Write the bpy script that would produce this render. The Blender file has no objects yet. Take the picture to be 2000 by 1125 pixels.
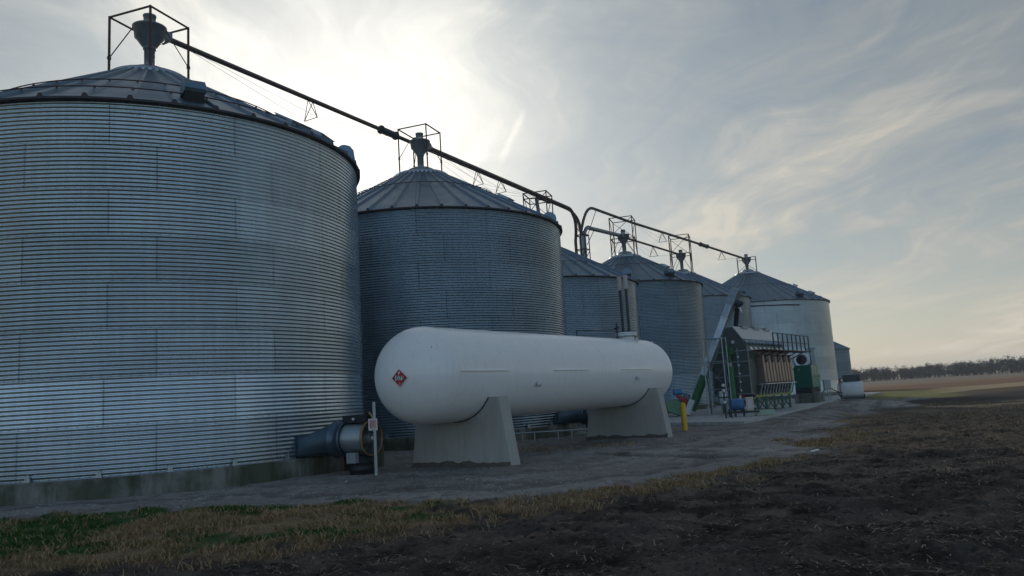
import bpy, bmesh, math, random
import numpy as np
from mathutils import Vector, Matrix
R_ = math.radians
sc = bpy.context.scene
C = sc.collection

# ------------------------------------------------------------------ camera
FPX = 1535.0; PITCH = R_(8.035); ROLL = R_(3.50); CAMZ = 1.643
FWD = Vector((0, math.cos(PITCH), math.sin(PITCH)))
_u0 = Vector((0, -math.sin(PITCH), math.cos(PITCH))); _r0 = Vector((1, 0, 0))
RT = _r0*math.cos(ROLL) - _u0*math.sin(ROLL); UP = _r0*math.sin(ROLL) + _u0*math.cos(ROLL)
camd = bpy.data.cameras.new('camera'); cam = bpy.data.objects.new('camera', camd); C.objects.link(cam)
camd.sensor_width = 36; camd.lens = 36*FPX/2000; camd.clip_end = 6000; camd.clip_start = .1
M = Matrix((( RT.x, UP.x, -FWD.x, 0), (RT.y, UP.y, -FWD.y, 0), (RT.z, UP.z, -FWD.z, CAMZ), (0, 0, 0, 1)))
cam.matrix_world = M
sc.camera = cam
def ray(u, v): return FWD + RT*((u-1000)/FPX) + UP*((562.5-v)/FPX)
def at(u, v, Y):
    d = ray(u, v); return Vector((0, 0, CAMZ)) + d*(Y/d.y)
def gnd(u, v, z=0):
    d = ray(u, v); return Vector((0, 0, CAMZ)) + d*((z-CAMZ)/d.z)

sc.view_settings.view_transform = 'Standard'; sc.view_settings.look = 'None'
sc.view_settings.exposure = 0.74; sc.view_settings.gamma = 1

# ------------------------------------------------------------------ node helper
class NT:
    def __init__(s, tree): s.t = tree; s.n = tree.nodes; s.l = tree.links
    def _in(s, sock, v):
        if v is None: return
        if hasattr(v, 'is_output') : s.l.new(v, sock)
        else:
            if isinstance(v, (tuple, list)) and len(v) == 3 and sock.type == 'RGBA': v = (*v, 1)
            sock.default_value = v
    def math(s, op, a, b=None, c=None, clamp=False):
        n = s.n.new('ShaderNodeMath'); n.operation = op; n.use_clamp = clamp
        for i, v in enumerate((a, b, c)): s._in(n.inputs[i], v)
        return n.outputs[0]
    def vm(s, op, a, b=None):
        n = s.n.new('ShaderNodeVectorMath'); n.operation = op
        s._in(n.inputs[0], a); s._in(n.inputs[1], b)
        return n.outputs['Value'] if op in ('DOT_PRODUCT', 'LENGTH', 'DISTANCE') else n.outputs[0]
    def mix(s, f, a, b, mode='MIX'):
        n = s.n.new('ShaderNodeMix'); n.data_type = 'RGBA'; n.blend_type = mode
        s._in(n.inputs[0], f); s._in(n.inputs[6], a); s._in(n.inputs[7], b); return n.outputs[2]
    def noise(s, vec, scale=5, detail=4, rough=.5, dist=0):
        n = s.n.new('ShaderNodeTexNoise'); s._in(n.inputs['Vector'], vec)
        n.inputs['Scale'].default_value = scale; n.inputs['Detail'].default_value = detail
        n.inputs['Roughness'].default_value = rough; n.inputs['Distortion'].default_value = dist
        return n.outputs[0]
    def vor(s, vec, scale=5):
        n = s.n.new('ShaderNodeTexVoronoi'); s._in(n.inputs['Vector'], vec); n.inputs['Scale'].default_value = scale
        return n
    def white(s, vec):
        n = s.n.new('ShaderNodeTexWhiteNoise'); s._in(n.inputs['Vector'], vec); return n.outputs['Value']
    def ramp(s, f, stops):
        n = s.n.new('ShaderNodeValToRGB'); s._in(n.inputs[0], f); e = n.color_ramp.elements
        while len(e) < len(stops): e.new(.5)
        for el, (p, c) in zip(e, stops):
            el.position = p; el.color = (c, c, c, 1) if not isinstance(c, (tuple, list)) else (*c, 1)
        return n.outputs[0]
    def sep(s, v):
        n = s.n.new('ShaderNodeSeparateXYZ'); s._in(n.inputs[0], v); return n.outputs
    def comb(s, x, y, z):
        n = s.n.new('ShaderNodeCombineXYZ')
        for i, v in enumerate((x, y, z)): s._in(n.inputs[i], v)
        return n.outputs[0]
    def bump(s, h, strength=.3, dist=.02):
        n = s.n.new('ShaderNodeBump'); s._in(n.inputs['Height'], h)
        n.inputs['Strength'].default_value = strength; n.inputs['Distance'].default_value = dist
        return n.outputs[0]
    def maprange(s, v, a, b, c, d):
        n = s.n.new('ShaderNodeMapRange'); s._in(n.inputs[0], v)
        for i, k in enumerate((a, b, c, d)): n.inputs[i+1].default_value = k
        return n.outputs[0]

# ------------------------------------------------------------------ world and sun
SUN = ray(672, 275).normalized()
SUN_EL = math.asin(SUN.z); SUN_AZ = math.atan2(SUN.x, SUN.y)
w = bpy.data.worlds.new('World'); sc.world = w; w.use_nodes = True
w.node_tree.nodes.clear(); q = NT(w.node_tree)
geo = q.n.new('ShaderNodeTexCoord').outputs['Generated']
d = q.vm('NORMALIZE', geo)
x, y, z = q.sep(d)
sky = q.n.new('ShaderNodeTexSky'); sky.sky_type = 'NISHITA'; sky.sun_disc = False
sky.sun_elevation = SUN_EL; sky.sun_rotation = SUN_AZ; sky.air_density = 1.0; sky.dust_density = .6; sky.ozone_density = 1.6
bg1 = q.n.new('ShaderNodeBackground'); q.l.new(sky.outputs[0], bg1.inputs[0]); bg1.inputs[1].default_value = .10
theta = q.math('ARCCOSINE', q.math('MINIMUM', q.vm('DOT_PRODUCT', d, tuple(SUN)), .99999))
glow = q.math('EXPONENT', q.math('MULTIPLY', theta, -1/R_(18)))
core = q.math('EXPONENT', q.math('MULTIPLY', q.math('POWER', q.math('DIVIDE', theta, R_(12.5)), 2.0), -1))
zc = q.math('MAXIMUM', z, 0.0)
hor = q.math('EXPONENT', q.math('MULTIPLY', zc, -1/.17))
# cirrus laid out on a high flat sheet, streaks running away towards the north-north-west
k = q.math('DIVIDE', 1.0, q.math('ADD', zc, .16))
px = q.math('MULTIPLY', x, k); py = q.math('MULTIPLY', y, k)
A = R_(-16)
sx = q.math('ADD', q.math('MULTIPLY', px, math.cos(A)), q.math('MULTIPLY', py, -math.sin(A)))
sy = q.math('ADD', q.math('MULTIPLY', px, math.sin(A)), q.math('MULTIPLY', py, math.cos(A)))
warp = q.noise(q.comb(px, py, 3.0), 1.1, 3, .5)
sxw = q.math('ADD', sx, q.math('MULTIPLY', q.math('SUBTRACT', warp, .5), 1.1))
n1 = q.noise(q.comb(q.math('MULTIPLY', sxw, 1.0), q.math('MULTIPLY', sy, .28), 1.7), 2.4, 8, .60, .35)
n2 = q.noise(q.comb(q.math('MULTIPLY', sxw, 1.0), q.math('MULTIPLY', sy, .16), 7.1), 9.0, 8, .62, .2)
n3 = q.noise(q.comb(px, py, 5.5), 2.0, 8, .60, .9)
streak = q.math('ADD', q.math('MULTIPLY', n1, .50), q.math('ADD', q.math('MULTIPLY', n2, .16), q.math('MULTIPLY', n3, .34)))
cl = q.ramp(streak, [(.40, 0.0), (.50, .42), (.61, 1.0)])
lum = q.math('ADD', q.math('MULTIPLY', glow, .40), q.math('ADD', q.math('MULTIPLY', core, .20), q.math('ADD', .094, q.math('MULTIPLY', cl, .085))))
lum = q.math('MULTIPLY', lum, q.math('ADD', .70, q.math('MULTIPLY', cl, .52)))
back = q.maprange(y, -.25, .55, 0.0, 1.0)
lum = q.math('ADD', lum, q.math('MULTIPLY', q.math('MULTIPLY', hor, q.math('ADD', .3, q.math('MULTIPLY', back, .7))), .17))
tint = q.mix(cl, (.86, 1.0, 1.02), (1.01, 1.0, .925))
tint = q.mix(q.math('MULTIPLY', hor, .8), tint, (1.17, 1.0, .78))
tint = q.mix(q.math('MINIMUM', q.math('MULTIPLY', core, 1.2), 1.0), tint, (1.02, 1.0, .93))
cloudc = q.vm('MULTIPLY', tint, q.comb(lum, lum, lum))
# short contrail below the bright patch
Ca = ray(976, 325).normalized(); Cb = ray(1026, 214).normalized(); Cn = Ca.cross(Cb).normalized(); Cm = (Ca+Cb).normalized()
Ct = Cn.cross(Cm).normalized()
wob = q.math('MULTIPLY', q.math('SUBTRACT', q.noise(geo, 40, 3), .5), .010)
cdist = q.math('ABSOLUTE', q.math('ADD', q.vm('DOT_PRODUCT', d, tuple(Cn)), q.math('ADD', wob, .001)))
calong = q.vm('DOT_PRODUCT', d, tuple(Ct))
cmask = q.math('MULTIPLY', q.maprange(cdist, .0015, .0052, 1, 0), q.maprange(q.math('ABSOLUTE', calong), .022, .042, 1, 0))
cloudc = q.mix(q.math('MULTIPLY', cmask, .13), cloudc, (1.0, .95, .85))
bg2 = q.n.new('ShaderNodeBackground'); q.l.new(cloudc, bg2.inputs[0]); bg2.inputs[1].default_value = 1.0
cover = q.math('MULTIPLY', q.math('ADD', .34, q.math('MULTIPLY', back, .66)), q.maprange(cl, 0, 1, .80, 1.0))
mx = q.n.new('ShaderNodeMixShader'); q.l.new(cover, mx.inputs[0]); q.l.new(bg1.outputs[0], mx.inputs[1]); q.l.new(bg2.outputs[0], mx.inputs[2])
wo = q.n.new('ShaderNodeOutputWorld'); q.l.new(mx.outputs[0], wo.inputs[0])

sl = bpy.data.lights.new('sun', 'SUN'); sl.energy = .8; sl.angle = R_(12); sl.color = (1, .92, .8)
so = bpy.data.objects.new('sun', sl); C.objects.link(so)
so.rotation_euler = (-SUN).to_track_quat('-Z', 'Y').to_euler(); so.location = (-30, 120, 80)

# ------------------------------------------------------------------ materials
MATS = {}
def newmat(name):
    m = bpy.data.materials.new(name); m.use_nodes = True; m.node_tree.nodes.clear()
    q = NT(m.node_tree); b = q.n.new('ShaderNodeBsdfPrincipled'); o = q.n.new('ShaderNodeOutputMaterial')
    q.l.new(b.outputs[0], o.inputs[0]); MATS[name] = m
    return m, q, b
def simple(name, col, rough=.5, metal=0, var=.15, scale=4, bump=0, bscale=60, dirt=None, spec=None):
    m, q, b = newmat(name)
    co = q.n.new('ShaderNodeTexCoord').outputs['Object']
    n = q.noise(co, scale, 6, .6)
    c = q.mix(n, tuple(v*(1-var) for v in col), tuple(min(1, v*(1+var)) for v in col))
    if dirt:
        dn = q.noise(co, scale*1.7, 8, .65, .4)
        c = q.mix(q.ramp(dn, [(.50, 0), (.68, dirt[1])]), c, dirt[0])
    q._in(b.inputs['Base Color'], c)
    q._in(b.inputs['Roughness'], q.maprange(n, .3, .7, max(0, rough-.08), min(1, rough+.08)))
    b.inputs['Metallic'].default_value = metal
    if spec is not None: b.inputs['Specular IOR Level'].default_value = spec
    if bump: q._in(b.inputs['Normal'], q.bump(q.noise(co, bscale, 4), bump, .01))
    return m

def galv_wall(name, R, nsheet, bright=1.0, seed=0, light_rings=(), rough=.36):
    """corrugated galvanised sheets: each sheet of each ring weathers a little differently"""
    m, q, b = newmat(name)
    co = q.n.new('ShaderNodeTexCoord').outputs['Object']; x, y, z = q.sep(co)
    RG = 1.118
    zr = q.math('DIVIDE', q.math('SUBTRACT', z, .45), RG)
    ring = q.math('FLOOR', zr); fz = q.math('SUBTRACT', zr, ring)
    ang = q.math('DIVIDE', q.math('ARCTAN2', y, x), 2*math.pi/nsheet)
    off = q.math('MULTIPLY', q.math('MODULO', q.math('ADD', ring, 20), 2), .36)
    if seed == 1:
        off = q.math('ADD', off, q.math('MULTIPLY', q.math('COMPARE', ring, 1, .1), .02))
        off = q.math('ADD', off, .47)
    a2 = q.math('ADD', ang, off); sh = q.math('FLOOR', a2); fa = q.math('SUBTRACT', a2, sh)
    rnd = q.white(q.comb(ring, sh, seed)); rr = q.white(q.comb(ring, 3.3, seed+.5))
    cloud = q.noise(q.comb(q.math('MULTIPLY', ang, 2.0), z, seed), .9, 5, .6)
    streaks = q.noise(q.comb(q.math('MULTIPLY', ang, 26), q.math('MULTIPLY', z, .35), seed), 1.0, 5, .65)
    spang = q.vor(q.vm('MULTIPLY', co, (1, 1, 1)), 22).outputs['Color']
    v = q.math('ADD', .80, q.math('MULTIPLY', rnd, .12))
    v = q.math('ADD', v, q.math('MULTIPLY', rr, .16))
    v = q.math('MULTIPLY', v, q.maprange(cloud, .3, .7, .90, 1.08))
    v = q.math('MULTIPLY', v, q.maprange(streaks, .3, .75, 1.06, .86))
    for r in light_rings:
        v = q.math('MULTIPLY', v, q.math('ADD', 1, q.math('MULTIPLY', q.math('COMPARE', ring, r, .1), .38)))
    seam = q.math('MULTIPLY', q.math('LESS_THAN', fa, .035/(2*math.pi*R/nsheet)*1.0), .35)
    # bolt heads along vertical seams and ring laps
    pz = q.math('ABSOLUTE', q.math('SUBTRACT', q.math('FRACT', q.math('DIVIDE', z, .1016)), .5))
    pa = q.math('ABSOLUTE', q.math('SUBTRACT', q.math('FRACT', q.math('MULTIPLY', a2, 14)), .5))
    nb1 = q.math('MULTIPLY', q.math('LESS_THAN', pz, .13), q.math('LESS_THAN', q.math('ABSOLUTE', q.math('SUBTRACT', fa, .007)), .004))
    nb2 = q.math('MULTIPLY', q.math('LESS_THAN', pa, .07), q.math('LESS_THAN', q.math('ABSOLUTE', q.math('SUBTRACT', fz, .03)), .013))
    lap = q.math('MULTIPLY', q.math('LESS_THAN', fz, .03), .16)
    dk = q.math('MAXIMUM', q.math('MAXIMUM', seam, lap), q.math('MULTIPLY', q.math('MAXIMUM', nb1, nb2), .6))
    v = q.math('MULTIPLY', v, q.math('SUBTRACT', 1, dk))
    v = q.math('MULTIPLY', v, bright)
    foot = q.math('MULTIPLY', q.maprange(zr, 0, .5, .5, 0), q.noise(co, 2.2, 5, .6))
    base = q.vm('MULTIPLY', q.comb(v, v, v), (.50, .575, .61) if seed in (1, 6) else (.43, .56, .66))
    base = q.mix(foot, base, (.10, .10, .085))
    base = q.mix(.06, base, spang, 'OVERLAY')
    q._in(b.inputs['Base Color'], base)
    b.inputs['Metallic'].default_value = .88
    ro = q.math('ADD', rough-.05, q.math('MULTIPLY', rnd, .07))
    ro = q.math('ADD', ro, q.math('MULTIPLY', cloud, .12))
    for r in light_rings:
        ro = q.math('SUBTRACT', ro, q.math('MULTIPLY', q.math('COMPARE', ring, r, .1), .08))
    q._in(b.inputs['Roughness'], ro)
    return m

galv_roof = simple('galvanised_roof', (.13, .20, .27), .42, .85, .22, 1.3, .05, 30)
galv_plain = simple('galvanised_steel', (.40, .45, .49), .40, .85, .2, 3)
galv_bright = simple('bright_galvanised', (.62, .68, .73), .42, .85, .12, 2)
galv_dull = simple('dull_galvanised', (.26, .31, .34), .48, .75, .25, 2, dirt=((.12, .10, .08), .6))
dark_gap = simple('dark_opening', (.012, .012, .014), .8)
rust_steel = simple('dark_primer_steel', (.075, .042, .036), .65, .25, .35, 6)
pipe_mat = simple('weathered_pipe', (.10, .085, .085), .5, .5, .3, 5)
tube_grey = simple('grey_tube', (.22, .25, .28), .42, .7, .2, 4)
black_paint = simple('black_paint', (.012, .014, .02), .55, 0, .3, 5)
yellow_paint = simple('yellow_paint', (.62, .40, .02), .5, 0, .12, 5, dirt=((.25, .17, .05), .5))
green_paint = simple('green_paint', (.028, .125, .045), .45, 0, .2, 3)
dkgreen_paint = simple('dark_green_paint', (.004, .085, .06), .42, 0, .15, 2)
palegreen = simple('faded_green_panel', (.10, .24, .15), .38, 0, .35, 1.5)
blue_paint = simple('blue_paint', (.05, .17, .38), .45, 0, .2, 6)
red_paint = simple('red_paint', (.28, .012, .015), .5, 0, .2, 6)
white_paint2 = simple('white_enamel', (.62, .66, .68), .35, 0, .06, 2, dirt=((.35, .34, .30), .3))
cream = simple('cream_paint', (.55, .50, .44), .5, 0, .1, 6)
grey_box = simple('grey_enamel', (.26, .30, .33), .45, .3, .12, 4)
rubber = simple('rubber', (.015, .015, .015), .8)
brass_ring = simple('tan_painted_ring', (.30, .19, .08), .5, .4, .2, 8)
lid_white = simple('weathered_vinyl', (.42, .38, .38), .6, 0, .1, 8)
dryer_grey = simple('dark_weathered_sheet', (.08, .105, .105), .5, .5, .25, 1.2, dirt=((.07, .06, .05), .5))
tanpanel = simple('tan_screen_metal', (.22, .18, .16), .40, .75, .15, 2)
steel_dark = simple('dark_frame_steel', (.035, .05, .065), .5, .4, .2, 5)
eave_dark = simple('eave_shadow_steel', (.05, .045, .05), .6, .3, .3, 6)  # dark tone paints in the shadow gap under the eave
yellow_rail = simple('yellow_green_rail', (.28, .31, .07), .5, 0, .15, 5)
fangrey = simple('blue_grey_fan_steel', (.09, .135, .18), .36, .7, .18, 3)
fabric = simple('stained_white_plastic', (.66, .72, .76), .55, 0, .2, 5)
red_dec = simple('placard_red', (.42, .004, .02), .45, 0, .05)
white_dec = simple('placard_white', (.66, .66, .66), .5, 0, .05)
black_dec = simple('placard_black', (.02, .02, .025), .5)
pink_dec = simple('faded_sign_white', (.66, .58, .60), .5, 0, .06)
redtext = simple('sign_red', (.50, .005, .03), .5)

def tank_material():
    m, q, b = newmat('tank_white_paint')
    co = q.n.new('ShaderNodeTexCoord').outputs['Object']
    n = q.noise(co, .7, 6, .6); n2 = q.noise(q.vm('MULTIPLY', co, (3, 3, .5)), 3, 6, .65)
    c = q.mix(n, (.78, .79, .80), (.84, .845, .845))
    c = q.mix(q.ramp(n2, [(.52, 0), (.75, .22)]), c, (.42, .40, .36))
    ch = q.noise(co, 9, 3, .5); ch2 = q.noise(co, 1.1, 2, .5)
    chips = q.math('MULTIPLY', q.math('GREATER_THAN', ch, .765), q.math('GREATER_THAN', ch2, .52))
    c = q.mix(chips, c, (.07, .06, .06))
    q._in(b.inputs['Base Color'], c)
    q._in(b.inputs['Roughness'], q.maprange(n2, .3, .7, .28, .42)); b.inputs['Coat Weight'].default_value = .15
    q._in(b.inputs['Normal'], q.bump(q.noise(co, .9, 2), .12, .03))
    return m
tank_white = tank_material()
def concrete_material(name, a, bcol, stain, sc_=1.6, stainamt=.7, moss=0):
    m, q, b = newmat(name)
    co = q.n.new('ShaderNodeTexCoord').outputs['Object']
    n = q.noise(co, sc_, 8, .62); f = q.noise(co, 40, 4, .6)
    c = q.mix(n, a, bcol); c = q.mix(q.math('MULTIPLY', f, .35), c, tuple(v*.6 for v in a))
    vs = q.noise(q.vm('MULTIPLY', co, (2.2, 2.2, .35)), 1.8, 7, .65, .3)
    c = q.mix(q.ramp(vs, [(.44, 0), (.66, stainamt)]), c, stain)
    if moss:
        ms = q.noise(co, .8, 6, .6)
        c = q.mix(q.ramp(ms, [(.40, 0), (.55, moss)]), c, (.035, .048, .02))
    q._in(b.inputs['Base Color'], c); b.inputs['Roughness'].default_value = .85
    q._in(b.inputs['Normal'], q.bump(q.math('ADD', f, q.math('MULTIPLY', n, 2)), .35, .01))
    return m
conc_saddle = concrete_material('saddle_concrete', (.37, .365, .35), (.47, .465, .445), (.27, .26, .235), 1.6, .35)
conc_found = concrete_material('foundation_concrete', (.17, .175, .16), (.30, .30, .28), (.05, .06, .04), 1.2, .85, .75)
conc_pad = concrete_material('pad_concrete', (.42, .42, .41), (.53, .53, .52), (.24, .24, .23), .5, .7)
grout = concrete_material('grout_patch', (.40, .42, .42), (.5, .52, .52), (.3, .3, .28))

# ------------------------------------------------------------------ mesh builder
def tag(o, label=None, cat=None, group=None, kind=None):
    if label: o['label'] = label
    if cat: o['category'] = cat
    if group: o['group'] = group
    if kind: o['kind'] = kind
    return o
def thing(name, loc, label, cat, group=None):
    o = bpy.data.objects.new(name, None); C.objects.link(o); o.location = loc; o.empty_display_size = .3
    return tag(o, label, cat, group)
def wloc(o):
    v = Vector(o.location)
    while o.parent: o = o.parent; v += Vector(o.location)
    return v
def link_mesh(name, me, mats, parent=None, origin=None):
    o = bpy.data.objects.new(name, me); C.objects.link(o)
    for m in (mats if isinstance(mats, (list, tuple)) else [mats]): me.materials.append(m)
    org = wloc(parent) if parent else Vector(origin if origin is not None else (0, 0, 0))
    me.transform(Matrix.Translation(-org))
    if parent: o.parent = parent
    else: o.location = org
    return o
class MB:
    def __init__(s): s.v = []; s.f = []; s.mi = []; s.sm = []
    def add(s, vs, fs, mi=0, smooth=False):
        b = len(s.v); s.v += [tuple(p) for p in vs]
        for f in fs: s.f.append([b+i for i in f]); s.mi.append(mi); s.sm.append(smooth)
        return s
    def box(s, c, size, ax=None, mi=0):
        c = Vector(c); X, Y, Z = ax if ax else (Vector((1, 0, 0)), Vector((0, 1, 0)), Vector((0, 0, 1)))
        hx, hy, hz = [k/2 for k in size]
        vs = [c + X*(a*hx) + Y*(b*hy) + Z*(e*hz) for e in (-1, 1) for b in (-1, 1) for a in (-1, 1)]
        return s.add(vs, [(0, 2, 3, 1), (4, 5, 7, 6), (0, 1, 5, 4), (2, 6, 7, 3), (0, 4, 6, 2), (1, 3, 7, 5)], mi)
    def bar(s, a, b, wd, wd2=None, up=None, mi=0):
        a, b = Vector(a), Vector(b); Z = (b-a); L = Z.length; Z.normalize()
        up = up or (Vector((0, 0, 1)) if abs(Z.z) < .95 else Vector((0, 1, 0)))
        X = up.cross(Z).normalized(); Y = Z.cross(X)
        return s.box((a+b)/2, (wd, wd2 or wd, L), (X, Y, Z), mi)
    def tube(s, pts, r, n=12, mi=0, caps=True, smooth=True):
        pts = [Vector(p) for p in pts]; rs = r if isinstance(r, (list, tuple)) else [r]*len(pts)
        vs = []; prevX = None
        for i, p in enumerate(pts):
            t = (pts[min(i+1, len(pts)-1)] - pts[max(i-1, 0)]).normalized()
            if prevX is None:
                X = t.orthogonal().normalized()
            else:
                X = (prevX - t*prevX.dot(t)).normalized()
            prevX = X; Y = t.cross(X)
            for k in range(n):
                a = 2*math.pi*k/n; vs.append(p + (X*math.cos(a) + Y*math.sin(a))*rs[i])
        fs = [(i*n+k, i*n+(k+1) % n, (i+1)*n+(k+1) % n, (i+1)*n+k) for i in range(len(pts)-1) for k in range(n)]
        s.add(vs, fs, mi, smooth)
        if caps:
            m = (len(pts)-1)*n
            s.add(vs[:n], [tuple(range(n-1, -1, -1))], mi); s.add(vs[m:], [tuple(range(n))], mi)
        return s
    def lathe(s, c, prof, n=24, axis=None, mi=0, smooth=True, cap=False):
        """prof: (radius, height) pairs along axis from c"""
        c = Vector(c); Z = Vector(axis or (0, 0, 1)).normalized(); X = Z.orthogonal().normalized(); Y = Z.cross(X)
        vs = [c + Z*h + (X*math.cos(2*math.pi*k/n) + Y*math.sin(2*math.pi*k/n))*max(r, 1e-4) for r, h in prof for k in range(n)]
        fs = [(i*n+k, i*n+(k+1) % n, (i+1)*n+(k+1) % n, (i+1)*n+k) for i in range(len(prof)-1) for k in range(n)]
        s.add(vs, fs, mi, smooth)
        if cap:
            m = (len(prof)-1)*n
            s.add(vs[:n], [tuple(range(n-1, -1, -1))], mi); s.add(vs[m:], [tuple(range(n))], mi)
        return s
    def prism(s, poly, off, mi=0, smooth=False):
        """poly: list of 3D points; extrude by vector off"""
        n = len(poly); off = Vector(off); vs = [Vector(p) for p in poly] + [Vector(p)+off for p in poly]
        s.add(vs, [tuple(range(n-1, -1, -1)), tuple(range(n, 2*n))], mi)
        return s.add(vs, [(i, (i+1) % n, n+(i+1) % n, n+i) for i in range(n)], mi, smooth)
    def build(s, name, mat, parent=None, origin=None, bevel=0):
        me = bpy.data.meshes.new(name); me.from_pydata(s.v, [], s.f)
        me.polygons.foreach_set('material_index', s.mi); me.polygons.foreach_set('use_smooth', s.sm)
        bm = bmesh.new(); bm.from_mesh(me); bmesh.ops.recalc_face_normals(bm, faces=bm.faces)
        bm.to_mesh(me); bm.free(); me.update()
        o = link_mesh(name, me, mat, parent, origin)
        if bevel:
            md = o.modifiers.new('bevel', 'BEVEL'); md.width = bevel; md.segments = 2; md.limit_method = 'ANGLE'
        return o
def np_mesh(name, V, F, smooth=True):
    me = bpy.data.meshes.new(name); nv = len(V); nf = len(F); k = F.shape[1]
    me.vertices.add(nv); me.vertices.foreach_set('co', V.astype(np.float32).ravel())
    me.loops.add(nf*k); me.loops.foreach_set('vertex_index', F.astype(np.int32).ravel())
    me.polygons.add(nf); me.polygons.foreach_set('loop_start', (np.arange(nf)*k).astype(np.int32))
    me.polygons.foreach_set('use_smooth', np.full(nf, smooth)); me.update(calc_edges=True)
    return me
def text_mesh(s, body, size, center, X, Y, depth=.002):
    cu = bpy.data.curves.new('t', 'FONT'); cu.body = body; cu.size = size; cu.align_x = 'CENTER'; cu.align_y = 'CENTER'; cu.extrude = depth; cu.offset = size*.012
    o = bpy.data.objects.new('t', cu); C.objects.link(o)
    dg = bpy.context.evaluated_depsgraph_get(); me = bpy.data.meshes.new_from_object(o.evaluated_get(dg))
    xs = [v.co.x for v in me.vertices]; ys = [v.co.y for v in me.vertices]
    cx, cy = (min(xs)+max(xs))/2, (min(ys)+max(ys))/2; Z = X.cross(Y)
    wd = max(xs)-min(xs)
    s.add([Vector(center)+X*(v.co.x-cx)+Y*(v.co.y-cy)+Z*v.co.z for v in me.vertices], [tuple(p.vertices) for p in me.polygons])
    bpy.data.objects.remove(o); bpy.data.meshes.remove(me)
    return wd

# ------------------------------------------------------------------ grain bins
T30 = math.tan(R_(29.5))
BINS = {}
def polar(cx, cy, a, r, z): return Vector((cx + r*math.cos(a), cy + r*math.sin(a), z))
def bin_wall(root, cx, cy, R, H, mat, seg=180, spc=6, amp=.0155):
    p = .1016; nc = int(round(H/p)); rows = nc*spc + 1
    zz = np.linspace(0, H, rows); rr = R + amp*np.cos(2*np.pi*zz/p)
    th = np.linspace(0, 2*np.pi, seg, endpoint=False)
    V = np.zeros((rows, seg, 3)); V[..., 0] = cx + rr[:, None]*np.cos(th); V[..., 1] = cy + rr[:, None]*np.sin(th); V[..., 2] = .45 + zz[:, None]
    i = np.arange(rows-1)[:, None]*seg; j = np.arange(seg)[None]; j2 = (j+1) % seg
    F = np.stack([i+j, i+j2, i+seg+j2, i+seg+j], -1).reshape(-1, 4)
    me = np_mesh('wall', V.reshape(-1, 3), F)
    return link_mesh('wall', me, mat, root)
def roof_z(r, R, ze): return ze + (R + .14 - r)*T30
def bin_roof(root, cx, cy, R, ze, nrib, rc, mat=None):
    V = []; F = []; MI = []
    rs = np.linspace(R+.14, rc, 9); per = 2*math.pi/nrib
    offs = []
    for k in range(nrib):
        for t, h in ((-.08, 0), (-.035, .09), (.035, .09), (.08, 0), (None, 0)): offs.append((k, t, h))
    n = len(offs)
    for r in rs:
        for k, t, h in offs:
            a = k*per + (per/2 if t is None else max(-per*.42, min(per*.42, t/r)))
            hz = h*min(1, r/1.5)
            V.append(polar(cx, cy, a, r, roof_z(r, R, ze) + hz))
    for i in range(len(rs)-1):
        for j in range(n): F.append((i*n+j, i*n+(j+1) % n, (i+1)*n+(j+1) % n, (i+1)*n+j)); MI.append(0)
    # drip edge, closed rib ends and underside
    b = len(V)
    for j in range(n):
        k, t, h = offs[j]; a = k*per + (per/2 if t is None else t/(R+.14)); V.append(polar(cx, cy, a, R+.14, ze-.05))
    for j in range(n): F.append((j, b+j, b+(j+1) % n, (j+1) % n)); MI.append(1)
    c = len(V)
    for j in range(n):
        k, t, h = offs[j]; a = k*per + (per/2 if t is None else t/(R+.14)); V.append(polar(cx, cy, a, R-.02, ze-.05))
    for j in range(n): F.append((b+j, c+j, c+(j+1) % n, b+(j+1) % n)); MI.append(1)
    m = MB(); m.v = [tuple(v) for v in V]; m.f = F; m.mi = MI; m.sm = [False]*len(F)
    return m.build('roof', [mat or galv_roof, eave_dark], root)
def vent(root, cx, cy, R, ze, adeg, name='roof_vent', wd=.52, L=.52, hh=.31, inset=.78):
    """hooded vent: rounded hood, open towards the eave"""
    a = R_(adeg); rad = Vector((math.cos(a), math.sin(a), 0)); tan = Vector((-math.sin(a), math.cos(a), 0))
    r0 = R - inset; c = polar(cx, cy, a, r0, 0)
    def P(s, h): # s outward from the hood back, h above the roof plane at its back
        p = c + rad*s; p.z = roof_z(r0, R, ze) + h; return p
    zb = -L*T30
    prof = [P(-.05, 0)] + [P(L*.45 - L*.5*math.cos(t), .1 + hh*math.sin(t)*.95) for t in np.linspace(.15, 1.6, 6)]
    prof += [P(L*.80, hh*.98+.04), P(L*1.0, hh*.70), P(L*1.04, hh*.30), P(L*.96, zb+.30)]
    m = MB(); m.prism([p - tan*(wd/2) for p in prof] , tan*wd, 0, False)
    m.build('vent_hood' if name == 'roof_vent' else name, galv_roof, root)
    m2 = MB(); lo = [P(-.02, -.03), P(L*.93, zb+.02), P(L*.93, zb+.32), P(L*.3, .1)]
    m2.prism([p - tan*(wd/2-.03) for p in lo], tan*(wd-.06), 0); m2.build('vent_throat', dark_gap, root)
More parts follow.
